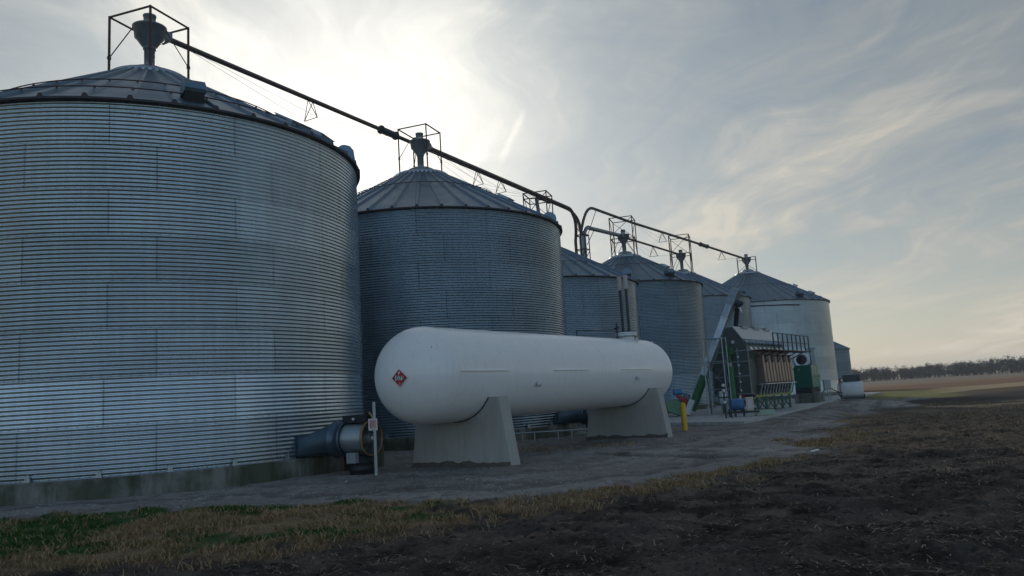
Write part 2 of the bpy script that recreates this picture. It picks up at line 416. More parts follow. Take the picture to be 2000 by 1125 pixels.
def receiver(root, cx, cy, zt, sc_=1.0, pdir=None, neck=.75):
    """round drop head on a neck above the roof cap"""
    s = sc_; z0 = zt
    m = MB(); m.lathe((cx, cy, z0-.05), [(.165*s, 0), (.165*s, neck*s-.02), (.20*s, neck*s-.02), (.20*s, neck*s+.04)], 20)
    m.build('neck', tube_grey, root)
    h = z0 + neck*s
    m = MB(); m.lathe((cx, cy, h), [(.19*s, 0), (.25*s, .05*s), (.42*s, .30*s), (.46*s, .33*s), (.49*s, .64*s), (.53*s, .66*s), (.53*s, .70*s), (.22*s, .74*s)], 28, cap=True)
    if pdir is not None:
        X = Vector(pdir).normalized(); Y = Vector((-X.y, X.x, 0)); Z = Vector((0, 0, 1))
        cc = Vector((cx, cy, h+.54*s))
        m.prism([cc+Y*(-.24*s)+Z*(-.12*s), cc+Y*(.24*s)+Z*(-.12*s), cc+Y*(.24*s)+Z*(.16*s), cc+Y*(-.24*s)+Z*(.16*s)], X*(.68*s))
    m.build('drop_head', tube_grey, root)
    m = MB(); m.lathe((cx, cy, h+.76*s), [(.19*s, 0), (.19*s, .32*s), (.21*s, .32*s), (.21*s, .36*s), (.1*s, .38*s)], 20, cap=True); m.build('head_cap', galv_plain, root)
    return h + .55*s
def frame4(root, cx, cy, R, ze, side, ztop, rot, mids=(), brace=0, name='support_frame', wd=.06, offc=(0, 0)):
    a0 = R_(rot); cs = []
    for k in range(4):
        a = a0 + k*math.pi/2; r = side/math.sqrt(2)
        p = polar(cx+offc[0], cy+offc[1], a, r, 0); rr = math.hypot(p.x-cx, p.y-cy); cs.append((p, roof_z(max(rr, .9), R, ze)-.02))
    m = MB()
    for k, (p, zb) in enumerate(cs):
        m.bar((p.x, p.y, zb), (p.x, p.y, ztop), wd)
        q2 = cs[(k+1) % 4][0]
        for zz in (ztop-.03,)+tuple(mids): m.bar((p.x, p.y, zz), (q2.x, q2.y, zz), wd*.8)
    if brace:
        for k in range(4):
            p, zb = cs[k]; q2 = cs[(k+1) % 4][0]; zm = (zb+ztop)/2
            lo = zb+.25
            mid = (p+q2)/2
            m.bar((p.x, p.y, lo), (mid.x, mid.y, lo+(ztop-lo)*.52), wd*.5); m.bar((q2.x, q2.y, lo), (mid.x, mid.y, lo+(ztop-lo)*.52), wd*.5)
            if brace > 1: m.bar((p.x, p.y, lo+(ztop-lo)*.5), (q2.x, q2.y, ztop-.1), wd*.5)
    m.build(name, rust_steel, root)
    return cs
def grain_bin(idx, cx, cy, R, rings, label, mat, nrib, seg, spc, rc=1.15, vents=(), ringpipes=(), rc_head=1.0, pdir=None, neck=.75, wallH=None, top=True, fname='grain_bin'):
    root = thing(fname, (cx, cy, 0), label, 'grain bin', 'corrugated steel grain bins')
    H = wallH or rings*1.118; ze = .45 + H
    m = MB(); N = 96
    m.lathe((cx, cy, 0), [(R+.16, -.8), (R+.16, .43), (R+.13, .455), (R-.3, .455)], N, mi=0, smooth=False); m.build('foundation', conc_found, root)
    bin_wall(root, cx, cy, R, H, mat, seg, spc, .0155 if idx < 5 else .011)
    bin_roof(root, cx, cy, R, ze, nrib, rc)
    zc = roof_z(rc, R, ze)
    m = MB(); m.lathe((cx, cy, zc), [(rc+.10, -.04), (rc+.11, .06), (rc+.02, .13), (rc*.62, .28), (rc*.52, .30), (rc*.50, .42), (rc*.36, .50), (.17, .52)], 40)
    m.build('roof_cap', galv_plain, root)
    for a in vents:
        if isinstance(a, tuple): vent(root, cx, cy, R, ze, a[0], wd=a[1], L=a[1], hh=a[2], inset=a[3])
        else: vent(root, cx, cy, R, ze, a)
    for rr in ringpipes:
        m = MB(); pts = [polar(cx, cy, 2*math.pi*k/96, rr, roof_z(rr, R, ze)+.13) for k in range(97)]
        m.tube(pts, .017, 6, caps=False)
        for k in range(nrib):
            a = (k)*2*math.pi/nrib; p = polar(cx, cy, a, rr, roof_z(rr, R, ze)+.05); m.bar(p, p+Vector((0, 0, .09)), .04)
        m.build('roof_ring', rust_steel, root)
    hz = None
    if top: hz = receiver(root, cx, cy, zc+.5, rc_head, pdir, neck)
    # anchor brackets at the foot of the wall seams
    if idx <= 2:
        for k in range(20, 29):
            a = 2*math.pi*k/28 + .06; c = polar(cx, cy, a, R+.05, .53); rad = Vector((math.cos(a), math.sin(a), 0)); tn = Vector((-rad.y, rad.x, 0)); Z = Vector((0, 0, 1))
            m = MB(); m.box(c, (.07, .10, .15), (rad, tn, Z)); m.box(c-Z*.055+rad*.02, (.12, .16, .02), (rad, tn, Z)); m.tube([c+rad*.03-Z*.06, c+rad*.03+Z*.11], .014, 6)
            m.build('anchor_bracket', galv_plain, root)
    BINS[idx] = dict(root=root, c=(cx, cy), R=R, ze=ze, zc=zc, hz=hz)
    return root
_r = ray(1244, 562); _n = math.hypot(_r.x, _r.y); R3 = abs(2.0*_r.y-49.2*_r.x)/_n
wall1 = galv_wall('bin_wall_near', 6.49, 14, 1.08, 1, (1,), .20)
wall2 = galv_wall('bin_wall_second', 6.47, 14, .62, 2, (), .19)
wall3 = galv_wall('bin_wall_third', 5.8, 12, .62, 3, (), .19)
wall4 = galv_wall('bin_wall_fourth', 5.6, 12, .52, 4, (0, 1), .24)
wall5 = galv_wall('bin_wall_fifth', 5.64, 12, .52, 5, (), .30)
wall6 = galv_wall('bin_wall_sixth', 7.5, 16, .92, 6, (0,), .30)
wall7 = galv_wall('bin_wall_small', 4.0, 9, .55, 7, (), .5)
PD = Vector((.5, .866, 0))
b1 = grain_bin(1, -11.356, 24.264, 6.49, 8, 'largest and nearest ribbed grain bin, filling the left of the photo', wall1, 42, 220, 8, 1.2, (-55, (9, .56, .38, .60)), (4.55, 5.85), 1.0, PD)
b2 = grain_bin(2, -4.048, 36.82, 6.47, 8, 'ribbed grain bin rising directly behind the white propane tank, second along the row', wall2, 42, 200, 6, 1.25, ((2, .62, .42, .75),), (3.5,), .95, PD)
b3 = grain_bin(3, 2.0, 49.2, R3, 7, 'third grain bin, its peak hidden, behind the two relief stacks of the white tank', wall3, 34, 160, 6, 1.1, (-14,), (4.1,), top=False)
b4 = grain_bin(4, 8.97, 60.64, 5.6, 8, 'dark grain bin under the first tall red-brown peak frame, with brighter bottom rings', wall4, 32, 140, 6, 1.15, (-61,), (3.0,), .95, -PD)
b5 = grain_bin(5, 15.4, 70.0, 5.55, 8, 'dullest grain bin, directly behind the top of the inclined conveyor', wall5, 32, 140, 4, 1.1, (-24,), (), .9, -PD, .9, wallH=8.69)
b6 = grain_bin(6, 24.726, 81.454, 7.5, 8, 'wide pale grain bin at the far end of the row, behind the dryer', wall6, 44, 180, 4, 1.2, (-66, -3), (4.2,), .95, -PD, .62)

# extras on the near bin roof: a low access hatch seen near the right eave
def roof_hatch(b, adeg, inset, wd, L, hh, name='roof_hatch'):
    cx, cy = b['c']; R = b['R']; a = R_(adeg); rad = Vector((math.cos(a), math.sin(a), 0)); tn = Vector((-rad.y, rad.x, 0)); r0 = R-inset
    c = polar(cx, cy, a, r0, roof_z(r0, R, b['ze'])); sl = Vector((rad.x, rad.y, -T30)).normalized(); nn = sl.cross(tn); nn = nn if nn.z > 0 else -nn
    m = MB(); m.box(c + nn*(hh/2), (L, wd, hh), (sl, tn, nn)); m.box(c + nn*(hh+.015), (L+.06, wd+.06, .03), (sl, tn, nn)); m.build(name, galv_plain, b['root'])
roof_hatch(BINS[1], -24, .75, .8, .7, .14); roof_hatch(BINS[1], -12, .7, .8, .7, .16)
roof_hatch(BINS[2], -22, 2.2, .6, .6, .14)
roof_hatch(BINS[6], -46, 1.0, .5, .5, .28); roof_hatch(BINS[6], -30, 3.0, .4, .4, .25); roof_hatch(BINS[4], -40, 2.2, .5, .5, .2)
# short gutter / conduit under the eave of the far bright bin
def eave_conduit():
    b = BINS[6]; cx, cy = b['c']; m = MB()
    m.tube([polar(cx, cy, R_(a), b['R']+.07, b['ze']-.32-.004*(a+128)) for a in range(-128, -70, 3)], .05, 6); m.build('conduit', steel_dark, b['root'])
eave_conduit()
# frames at the peaks
f1 = frame4(BINS[1]['root'], *BINS[1]['c'], 6.49, BINS[1]['ze'], 1.66, 14.62, -64, mids=())
def knee(idx, side, rot, zlo, zhi):
    b = BINS[idx]; cx, cy = b['c']
    for k in range(4):
        m = MB()
        p = polar(cx, cy, R_(rot)+k*math.pi/2, side/math.sqrt(2), zlo); q2 = polar(cx, cy, R_(rot)+k*math.pi/2, .5, zhi); m.tube([p, q2], .018, 6)
        m.bar(p-Vector((0, 0, .05)), p+Vector((0, 0, .05)), .09)
        m.build('brace_rod', rust_steel, b['root'])
knee(1, 1.66, -64, 13.2, 14.35)
frame4(BINS[2]['root'], *BINS[2]['c'], 6.47, BINS[2]['ze'], 1.5, 14.85, -66, mids=()); knee(2, 1.5, -66, 13.35, 14.3)
frame4(BINS[4]['root'], *BINS[4]['c'], 5.6, BINS[4]['ze'], 1.75, 15.15, -62, mids=(13.45,), brace=2, wd=.07)
frame4(BINS[5]['root'], *BINS[5]['c'], 5.64, BINS[5]['ze'], 1.75, 15.3, -62, mids=(13.6,), brace=2, wd=.07)
frame4(BINS[6]['root'], *BINS[6]['c'], 7.5, BINS[6]['ze'], 1.85, 14.75, -62, mids=(), brace=1, wd=.07)
frame4(BINS[3]['root'], *BINS[3]['c'], R3, BINS[3]['ze'], 1.5, at(1060, 379, 49.2).z, -62, mids=(at(1060, 391, 49.2).z,), brace=2, wd=.07)
MB().tube([Vector((2.0, 49.2, 11.2)), Vector((2.0, 49.2, 13.3)), Vector((1.9, 48.9, at(1060, 388, 49).z))], .12, 12).build('drop_spout', tube_grey, BINS[3]['root'])
# ------------------------------------------------------------------ small far bin
def small_bin():
    cx, cy, R, H = 39.7, 104.5, 4.0, 5.0
    root = thing('grain_bin', (cx, cy, 0), 'small dark grain bin with a low cone roof, behind the white fuel tank', 'grain bin', 'corrugated steel grain bins')
    MB().lathe((cx, cy, 0), [(R+.1, -.5), (R+.1, .43), (R-.2, .45)], 48, smooth=False).build('foundation', conc_found, root)
    bin_wall(root, cx, cy, R, H, wall7, 72, 4)
    bin_roof(root, cx, cy, R, .45+H, 22, .5)
    MB().lathe((cx, cy, roof_z(.5, R, .45+H)), [(.55, -.05), (.5, .12), (.1, .2)], 20, cap=True).build('roof_cap', galv_plain, root)
small_bin()

# ------------------------------------------------------------------ overhead grain tubes
def arc(p0, p1, p2, n=10):
    return [p0*(1-t)**2 + p1*2*t*(1-t) + p2*t*t for t in np.linspace(0, 1, n)]
def kingpost(root, P, dirv, drop, half=.32):
    """triangular strut under the tube that spreads its stay cables"""
    side = Vector((-dirv.y, dirv.x, 0)).normalized(); m = MB(); a = P - Vector((0, 0, .06))
    l, r = P + side*half - Vector((0, 0, drop)), P - side*half - Vector((0, 0, drop))
    for A_, B_ in ((a+dirv*.14, l), (a-dirv*.14, l), (a+dirv*.14, r), (a-dirv*.14, r), (l, r)): m.tube([A_, B_], .017, 6)
    m.build('king_post', rust_steel, root); return l, r
def cables(root, A, B, lr):
    for e in lr: MB().tube([A, e, B], .006, 4, caps=False).build('stay_cable', galv_dull, root)
def clamp(root, A, B, r, name='coupling'):
    m = MB(); m.tube([A, B], r, 12); dv = (B-A).normalized(); 
    m.tube([A, A+dv*.05], r*1.25, 12); m.tube([B-dv*.05, B], r*1.25, 12); m.build(name, steel_dark, root)
H1 = Vector((*BINS[1]['c'], BINS[1]['hz'])); H2 = Vector((*BINS[2]['c'], BINS[2]['hz'])); H4 = Vector((*BINS[4]['c'], BINS[4]['hz']))
H5 = Vector((*BINS[5]['c'], BINS[5]['hz'])); H6 = Vector((*BINS[6]['c'], BINS[6]['hz']))
HUB = Vector((5.35, 55.2, 0))
def tubeline(label, pts, r, posts=(), mat=pipe_mat, name='grain_tube'):
    root = thing(name, pts[0], label, 'grain tube', 'overhead grain tubes')
    MB().tube(pts, r, 14).build('tube', mat, root)
    return root
HUBR = Vector((5.1, 54.6, 0))
side = Vector((.866, -.5, 0))
S1 = H1 + PD*.62 + Vector((0, 0, .02)); 
topB = at(1108, 404, 53.2)
off = Vector((-.5, .29, .10))
e2 = Vector((HUBR.x-.18, HUBR.y+.1, 11.6))
L1 = [S1, H2+Vector((-.58, .34, .30)), topB+Vector((-.25, .15, .02))]
bend1 = arc(L1[-1], at(1136, 418, 54.4), Vector((HUBR.x-.02, HUBR.y, at(1141, 462, 54.6).z)), 12)
t1 = tubeline('long dark grain tube from the elevator to the peak of the nearest bin', L1[:-1]+bend1+[Vector((HUBR.x-.02, HUBR.y, 3))], .095)
mid12 = S1.lerp(L1[1], .50); kp = kingpost(t1, mid12, PD, .85, .36); cables(t1, S1+PD*.4, L1[1]-PD*.5, kp)
a_, b_ = S1.lerp(L1[1], .84), S1.lerp(L1[1], .925)
clamp(t1, a_, b_, .17)
mB = L1[1].lerp(L1[2], .36); kp = kingpost(t1, mB, PD, .85, .36); cables(t1, L1[1]+PD*.4, L1[1].lerp(L1[2], .80), kp)
clamp(t1, L1[1].lerp(L1[2], .80), L1[1].lerp(L1[2], .87), .16)
S2 = H2 + PD*.60
bend2 = arc(topB+Vector((.1, -.1, -.12)), at(1128, 420, 54.0), Vector((HUBR.x-.42, HUBR.y-.1, at(1132, 470, 54.5).z)), 12)
t2 = tubeline('dark grain tube from the elevator ending at the second bin peak', [S2]+bend2+[Vector((HUBR.x-.42, HUBR.y-.1, 3))], .11)
mB2 = S2.lerp(bend2[0], .43); kp = kingpost(t2, mB2, PD, .85, .36); cables(t2, S2+PD*.4, S2.lerp(bend2[0], .8), kp)
# right low line: elevator to the fourth bin, then on to the fifth
S4 = H4 - PD*.6
cA = at(1153, 446, 56.0)
bend3 = arc(Vector((HUBR.x+.16, HUBR.y+.35, 12.6)), at(1143, 438, 55.3), cA, 10)
t3 = tubeline('thick grey grain tube from the elevator down to the dark fourth bin', [Vector((HUBR.x+.16, HUBR.y+.35, 3))]+bend3+[S4], .15, mat=tube_grey)
t3b = tubeline('thin dark grain tube between the peaks of the fourth and fifth bins', [H4+PD*.5+Vector((0, 0, -.02)), H5-PD*.55+Vector((0, 0, .05))], .085)
m5 = H4.lerp(H5, .48); kp = kingpost(t3b, m5, PD, .85, .36); cables(t3b, H4+PD*.7, H5-PD*.9, kp)
# right high line: elevator over the two tall frames to the sixth bin
S6 = H6 - PD*.6
o1 = at(1158, 407, 56.2); over4 = at(1232, 434, 61.6); over5 = at(1352, 472, 71.2)
bend4 = arc(Vector((HUBR.x+.05, HUBR.y+.5, 13.0)), at(1141, 402, 55.2), o1, 12)
t4 = tubeline('highest grain tube, passing over two tall frames to the pale wide bin', [Vector((HUBR.x+.05, HUBR.y+.5, 3))]+bend4+[over4, over5, S6], .105)
kp = kingpost(t4, over4.lerp(over5, .47), PD, .85, .36); cables(t4, over4+PD*.5, over5-PD*.5, kp)
kp = kingpost(t4, over5.lerp(S6, .52), PD, .85, .36); cables(t4, over5+PD*.8, S6-PD*.8, kp)
clamp(t4, over5.lerp(S6, .14), over5.lerp(S6, .26), .17)
# elevator leg behind the third bin
def elevator():
    root = thing('grain_elevator', (HUBR.x, HUBR.y, 0), 'upright elevator leg with ladder cage rising behind the roof of the third bin', 'grain elevator')
    m = MB(); m.box((HUBR.x+.16, HUBR.y+.1, 6.4), (.34, .5, 12.8)); m.build('leg', tube_grey, root)
    m = MB(); a = at(1124, 460, 54.6); bx, by = a.x, a.y; zt = a.z
    for p in ((bx, by), (bx+.62, by-.35), (bx+.95, by+.25), (bx+.33, by+.6)):
        m.bar((p[0], p[1], .1), (p[0], p[1], zt), .07)
    P4 = [(bx, by), (bx+.62, by-.35), (bx+.95, by+.25), (bx+.33, by+.6)]
    zz = .8
    k = 0
    while zz < zt:
        for i in range(4): m.bar((*P4[i], zz), (*P4[(i+1) % 4], zz), .05)
        if zz+1.2 < zt+.1:
            m.bar((*P4[0], zz), (*P4[1], min(zt, zz+1.15)), .035); m.bar((*P4[3], zz), (*P4[2], min(zt, zz+1.15)), .035)
        zz += 1.22
    for i in range(4): m.bar((*P4[i], zt), (*P4[(i+1) % 4], zt), .07)
    m.build('ladder_cage', rust_steel, root)
    for A_, B_ in (((1112, 408), (1130, 452)), ((1123, 416), (1134, 462)), ((1165, 408), (1147, 462)), ((1160, 450), (1147, 478))):
        MB().tube([at(*A_, 54.6), at(*B_, 54.7)], .025, 6).build('stay_rod', rust_steel, root)
elevator()

# ------------------------------------------------------------------ propane tank
TD = Vector((.561, .828, 0)).normalized(); TN = Vector((TD.y, -TD.x, 0)); TZ = Vector((0, 0, 1))
T0 = Vector((-2.38, 19.82, 2.369)); TR = 1.221; TL = 12.63; THD = 1.14
tank = thing('propane_tank', (T0 + TD*TL/2) - Vector((0, 0, 2.369)), 'long white horizontal propane tank with red diamond placard on its rounded end', 'propane tank')
def tank_body():
    n = 96; prof = [(TR*math.cos(t), -THD*math.sin(t)) for t in np.linspace(math.pi/2, 0, 22)]
    prof += [(TR, s) for s in np.linspace(0.03, TL-.03, 60)] + [(TR*math.cos(t), TL+THD*math.sin(t)) for t in np.linspace(0, math.pi/2, 22)]
    prof2 = []
    for r, s in prof:
        prof2.append((r, s))
    m = MB(); m.lathe(T0, prof2, n, TD)
    m.build('shell', tank_white, tank)
    m = MB()
    for s in (0, 2.5, 5.0, 7.5, 10.0, TL):
        m.lathe(T0+TD*s, [(TR-.004, -.018), (TR+.0045, -.008), (TR+.0045, .008), (TR-.004, .018)], n, TD)
    m.build('weld_seam', tank_white, tank)
    for s0, s1 in ((.02, 2.05), (4.3, 6.35), (8.6, 11.0)):
        m = MB()
        c = T0+TN*(TR+.012)+TD*((s0+s1)/2)+TZ*.03
        m.box(c, (s1-s0, .05, .02), (TD, TN, TZ))
        m.build('side_rib', tank_white, tank)
    # nozzles on the side
    for s, dz in ((3.45, -.33), (9.75, -.25)):
        c = T0+TD*s; dirn = (TN*math.cos(.3)-TZ*math.sin(.3)).normalized(); dirn = (TN*math.sqrt(1-(dz/TR)**2)+TZ*(dz/TR)).normalized()
        m = MB(); m.lathe(c+dirn*(TR-.02), [(.05, 0), (.05, .06), (.075, .06), (.075, .13), (.03, .14)], 14, dirn, cap=True); m.build('side_nozzle', white_paint2, tank)
    # lifting lugs
    for s, aa in ((11.3, 62), (13.2, 74)):
        dn = (TN*math.cos(R_(aa))+TZ*math.sin(R_(aa))); rad = TR if s <= TL else TR*math.sqrt(1-((s-TL)/THD)**2)
        c = T0+TD*s+dn*(rad+.05); tt = TD.cross(dn)
        m = MB(); poly = [c-TD*.11-dn*.06, c+TD*.11-dn*.06, c+TD*.05+dn*.09, c-TD*.05+dn*.09]
        m.prism([p-tt*.02 for p in poly], tt*.04); m.build('lifting_lug', white_paint2, tank)
    # manway
    c = T0+TD*11.65+TZ*(TR-.04)
    m = MB(); m.lathe(c, [(.30, 0), (.30, .17)], 28); m.lathe(c+TZ*.16, [(.30, 0), (.40, 0), (.40, .06), (.385, .065), (.385, .075), (.40, .08), (.40, .14), (.0, .145)], 32)
    mw = m.build('manway', white_paint2, tank)
    for k in range(20):
        a = 2*math.pi*k/20; p = c+TZ*.13+Vector((.355*math.cos(a), .355*math.sin(a), 0)); MB().tube([p, p+TZ*.215], .022, 6).build('flange_bolt', rust_steel, mw)
    # relief stacks
    top = c+TZ*.30
    zc_ = at(1224, 540, (c+TZ*2).y).z
    for k, u in enumerate((-.12, .13)):
        p = top+TD*.05+TN*u+TZ*0
        z1 = zc_+.02*k
        m = MB(); m.tube([p, Vector((p.x, p.y, z1-.48))], .052, 12); m.tube([p, p+TZ*.08], .08, 12); st = m.build('relief_stack', steel_dark, tank)
        m = MB(); m.tube([Vector((p.x, p.y, z1-.50)), Vector((p.x, p.y, z1))], [.088, .088], 14); m.tube([Vector((p.x, p.y, z1)), Vector((p.x, p.y, z1+.03))], .095, 14); m.build('stack_cap', lid_white, st)
    # pipe with valve to the left of the manway
    m = MB(); a = c+TZ*.34-TN*.18-TD*.35; b = T0+TD*8.4+TZ*(TR+.24)-TN*.25
    m.tube([Vector((a.x, a.y, top.z)), a+TZ*.08, b, b-TZ*.25], .026, 8); m.tube([a-TZ*.2, a+TZ*.32], .03, 8); m.tube([a+TZ*.14-TN*.09, a+TZ*.14+TN*.09], .035, 8)
    m.build('vapour_pipe', steel_dark, tank)
    # placard: find where the sight line meets the head
    o = Vector((0, 0, CAMZ)); dv = ray(781, 738).normalized()
    def loc(p):
        rel = p-T0; s = rel.dot(TD); rad = (rel-TD*s); return s, rad
    lo, hi = 14.0, 26.0; t = lo; hit = None
    while t < hi:
        s, rad = loc(o+dv*t)
        if s < 0 and (s/THD)**2+(rad.length/TR)**2 <= 1: hit = o+dv*t; break
        t += .004
    s, rad = loc(hit); nrm = (TD*(s/THD**2)+rad/TR**2).normalized()
    Y = (TZ-nrm*TZ.dot(nrm)).normalized(); X = Y.cross(nrm).normalized(); c = hit+nrm*.022
    hw = .215
    def dia(r, off, mat, name, par):
        m = MB(); P = [c+nrm*off+X*r, c+nrm*off+Y*r, c+nrm*off-X*r, c+nrm*off-Y*r]; m.prism([p-nrm*.006 for p in P], nrm*.006); return m.build(name, mat, par)
    pl = dia(hw, 0, white_dec, 'placard', tank); pl['label'] = 'red diamond placard reading 1075'
    dia(hw*.95, .0035, red_dec, 'placard_face', pl)
    m = MB(); m.box(c+nrm*.005, (hw*1.08, hw*.52, .005), (X, Y, nrm)); m.build('number_panel', white_dec, pl)
    m = MB(); wdt = text_mesh(m, '1075', hw*.70, c+nrm*.008, X, Y); m.build('number', black_dec, pl)
    m = MB(); text_mesh(m, '2', hw*.36, c+nrm*.0055-Y*hw*.60, X, Y); m.build('class_number', white_dec, pl)
    m = MB(); fl = [(-.10, 0), (-.15, .12), (-.11, .26), (-.05, .20), (-.02, .38), (.03, .50), (.06, .32), (.12, .24), (.15, .10), (.10, 0), (.05, 0), (.07, .08), (.03, .16), (-.01, .09), (-.05, .06), (-.05, 0)]
    P = [c+nrm*.0045+X*(a*hw)+Y*((b_+.37)*hw) for a, b_ in fl]; m.add(P, [tuple(range(len(P)))]); m.build('flame_symbol', white_dec, pl)
tank_body()
def vn1(t): return .5+.5*math.sin(t*1.7+math.sin(t*.9)*2)
def saddle(s0, s1, label, name='tank_saddle'):
    th = s1-s0; cen = T0+TD*((s0+s1)/2); root = thing(name, (cen.x, cen.y, 0), label, 'concrete saddle', 'concrete saddles under the white tank')
    base = Vector((T0.x, T0.y, 0))+TD*s0
    wb, wt, h = 1.63, 1.36, 1.73
    def P(w_, z_): return base+TN*w_+TZ*z_
    poly = [P(-wb, -.5), P(wb, -.5), P(wb, 0), P(wt, h)]
    rr = TR+.012
    a0 = math.asin((h-2.369)/rr); wi = rr*math.cos(a0)
    poly.append(P(wi, h))
    for a in np.linspace(a0, -math.pi-a0, 26)[1:-1]: poly.append(P(rr*math.cos(a), 2.369+rr*math.sin(a)))
    poly += [P(-wi, h), P(-wt, h), P(-wb, 0)]
    # split into strips so that the concave outline triangulates well
    m = MB(); n = len(poly); outer = []; 
    cols = sorted(set([-wi, wi]+[rr*math.cos(a) for a in np.linspace(a0, -math.pi-a0, 26)]))
    def topz(w_): return 2.369-math.sqrt(max(0, rr*rr-w_*w_)) if abs(w_) < wi else h
    prev = None; secs = [(-wb, -.5, 0), (-wt, -.5, h)]+[(w_, -.5, topz(w_)) for w_ in cols]+[(wt, -.5, h), (wb, -.5, 0)]
    V = []; F = []
    for w_, zb, zt in secs:
        for dd in (0, th):
            V += [P(w_, zb)+TD*dd, P(w_, zt)+TD*dd]
    for i in range(len(secs)-1):
        a = i*4; b = a+4
        F += [(a, b, b+1, a+1), (a+3, b+3, b+2, a+2), (a+1, b+1, b+3, a+3)]
    m.add(V, F); m.add(V[:4], [(0, 1, 3, 2)]); m.add(V[-4:], [(0, 2, 3, 1)])
    m.build('block', conc_saddle, root)
    # black bearing strip between shell and concrete, pale grout patches beside it
    m = MB(); pts = [P(rr*math.cos(a), 2.369+rr*math.sin(a))-TD*.012 for a in np.linspace(a0, -1.75, 20)]; m.tube(pts, .014, 6); m.build('bearing_strip', rubber, root)
    m = MB(); rnd = random.Random(int(s0*10))
    al = np.linspace(a0+.02, a0-.62, 12)
    up_ = [P((rr+.02)*math.cos(a), 2.369+(rr+.02)*math.sin(a)) for a in al]; dn_ = [P((rr+.13+.06*math.sin(i*1.1)+.10*(i/11))*math.cos(a), 2.369+(rr+.13+.06*math.sin(i*1.1)+.1*(i/11))*math.sin(a)) for i, a in enumerate(al)]
    m.add([p-TD*.012 for p in up_]+[p-TD*.006 for p in dn_], [(i, i+1, 13+i, 12+i) for i in range(11)])
    m.build('grout_smear', grout, root)
    # crumbled footing along the base
    rnd = np.random.default_rng(int(s0)); m = MB(); k = 30
    lo = [P(-wb+2*wb*i/k, -.05)-TD*(.10+.05*rnd.random()) for i in range(k+1)]; hi_ = [P(-wb+2*wb*i/k, .06+.07*abs(math.sin(i*.55+s0))*rnd.random()*.6+.01+.05*vn1(i*.37+s0))-TD*.004 for i in range(k+1)]
    m.add(lo+hi_, [(i, i+1, k+2+i, k+1+i) for i in range(k)]); m.build('footing_soil', MATS['ground_dirt'] if 'ground_dirt' in MATS else conc_found, root)

dirt_m = simple('ground_dirt', (.10, .088, .075), .95, 0, .4, 6, .5, 50)
saddle(1.32, 1.74, 'near concrete saddle with sloping right edge, under the placard end of the white tank')
saddle(11.0, 11.42, 'far concrete saddle beside the yellow bollard, under the manway end of the white tank')
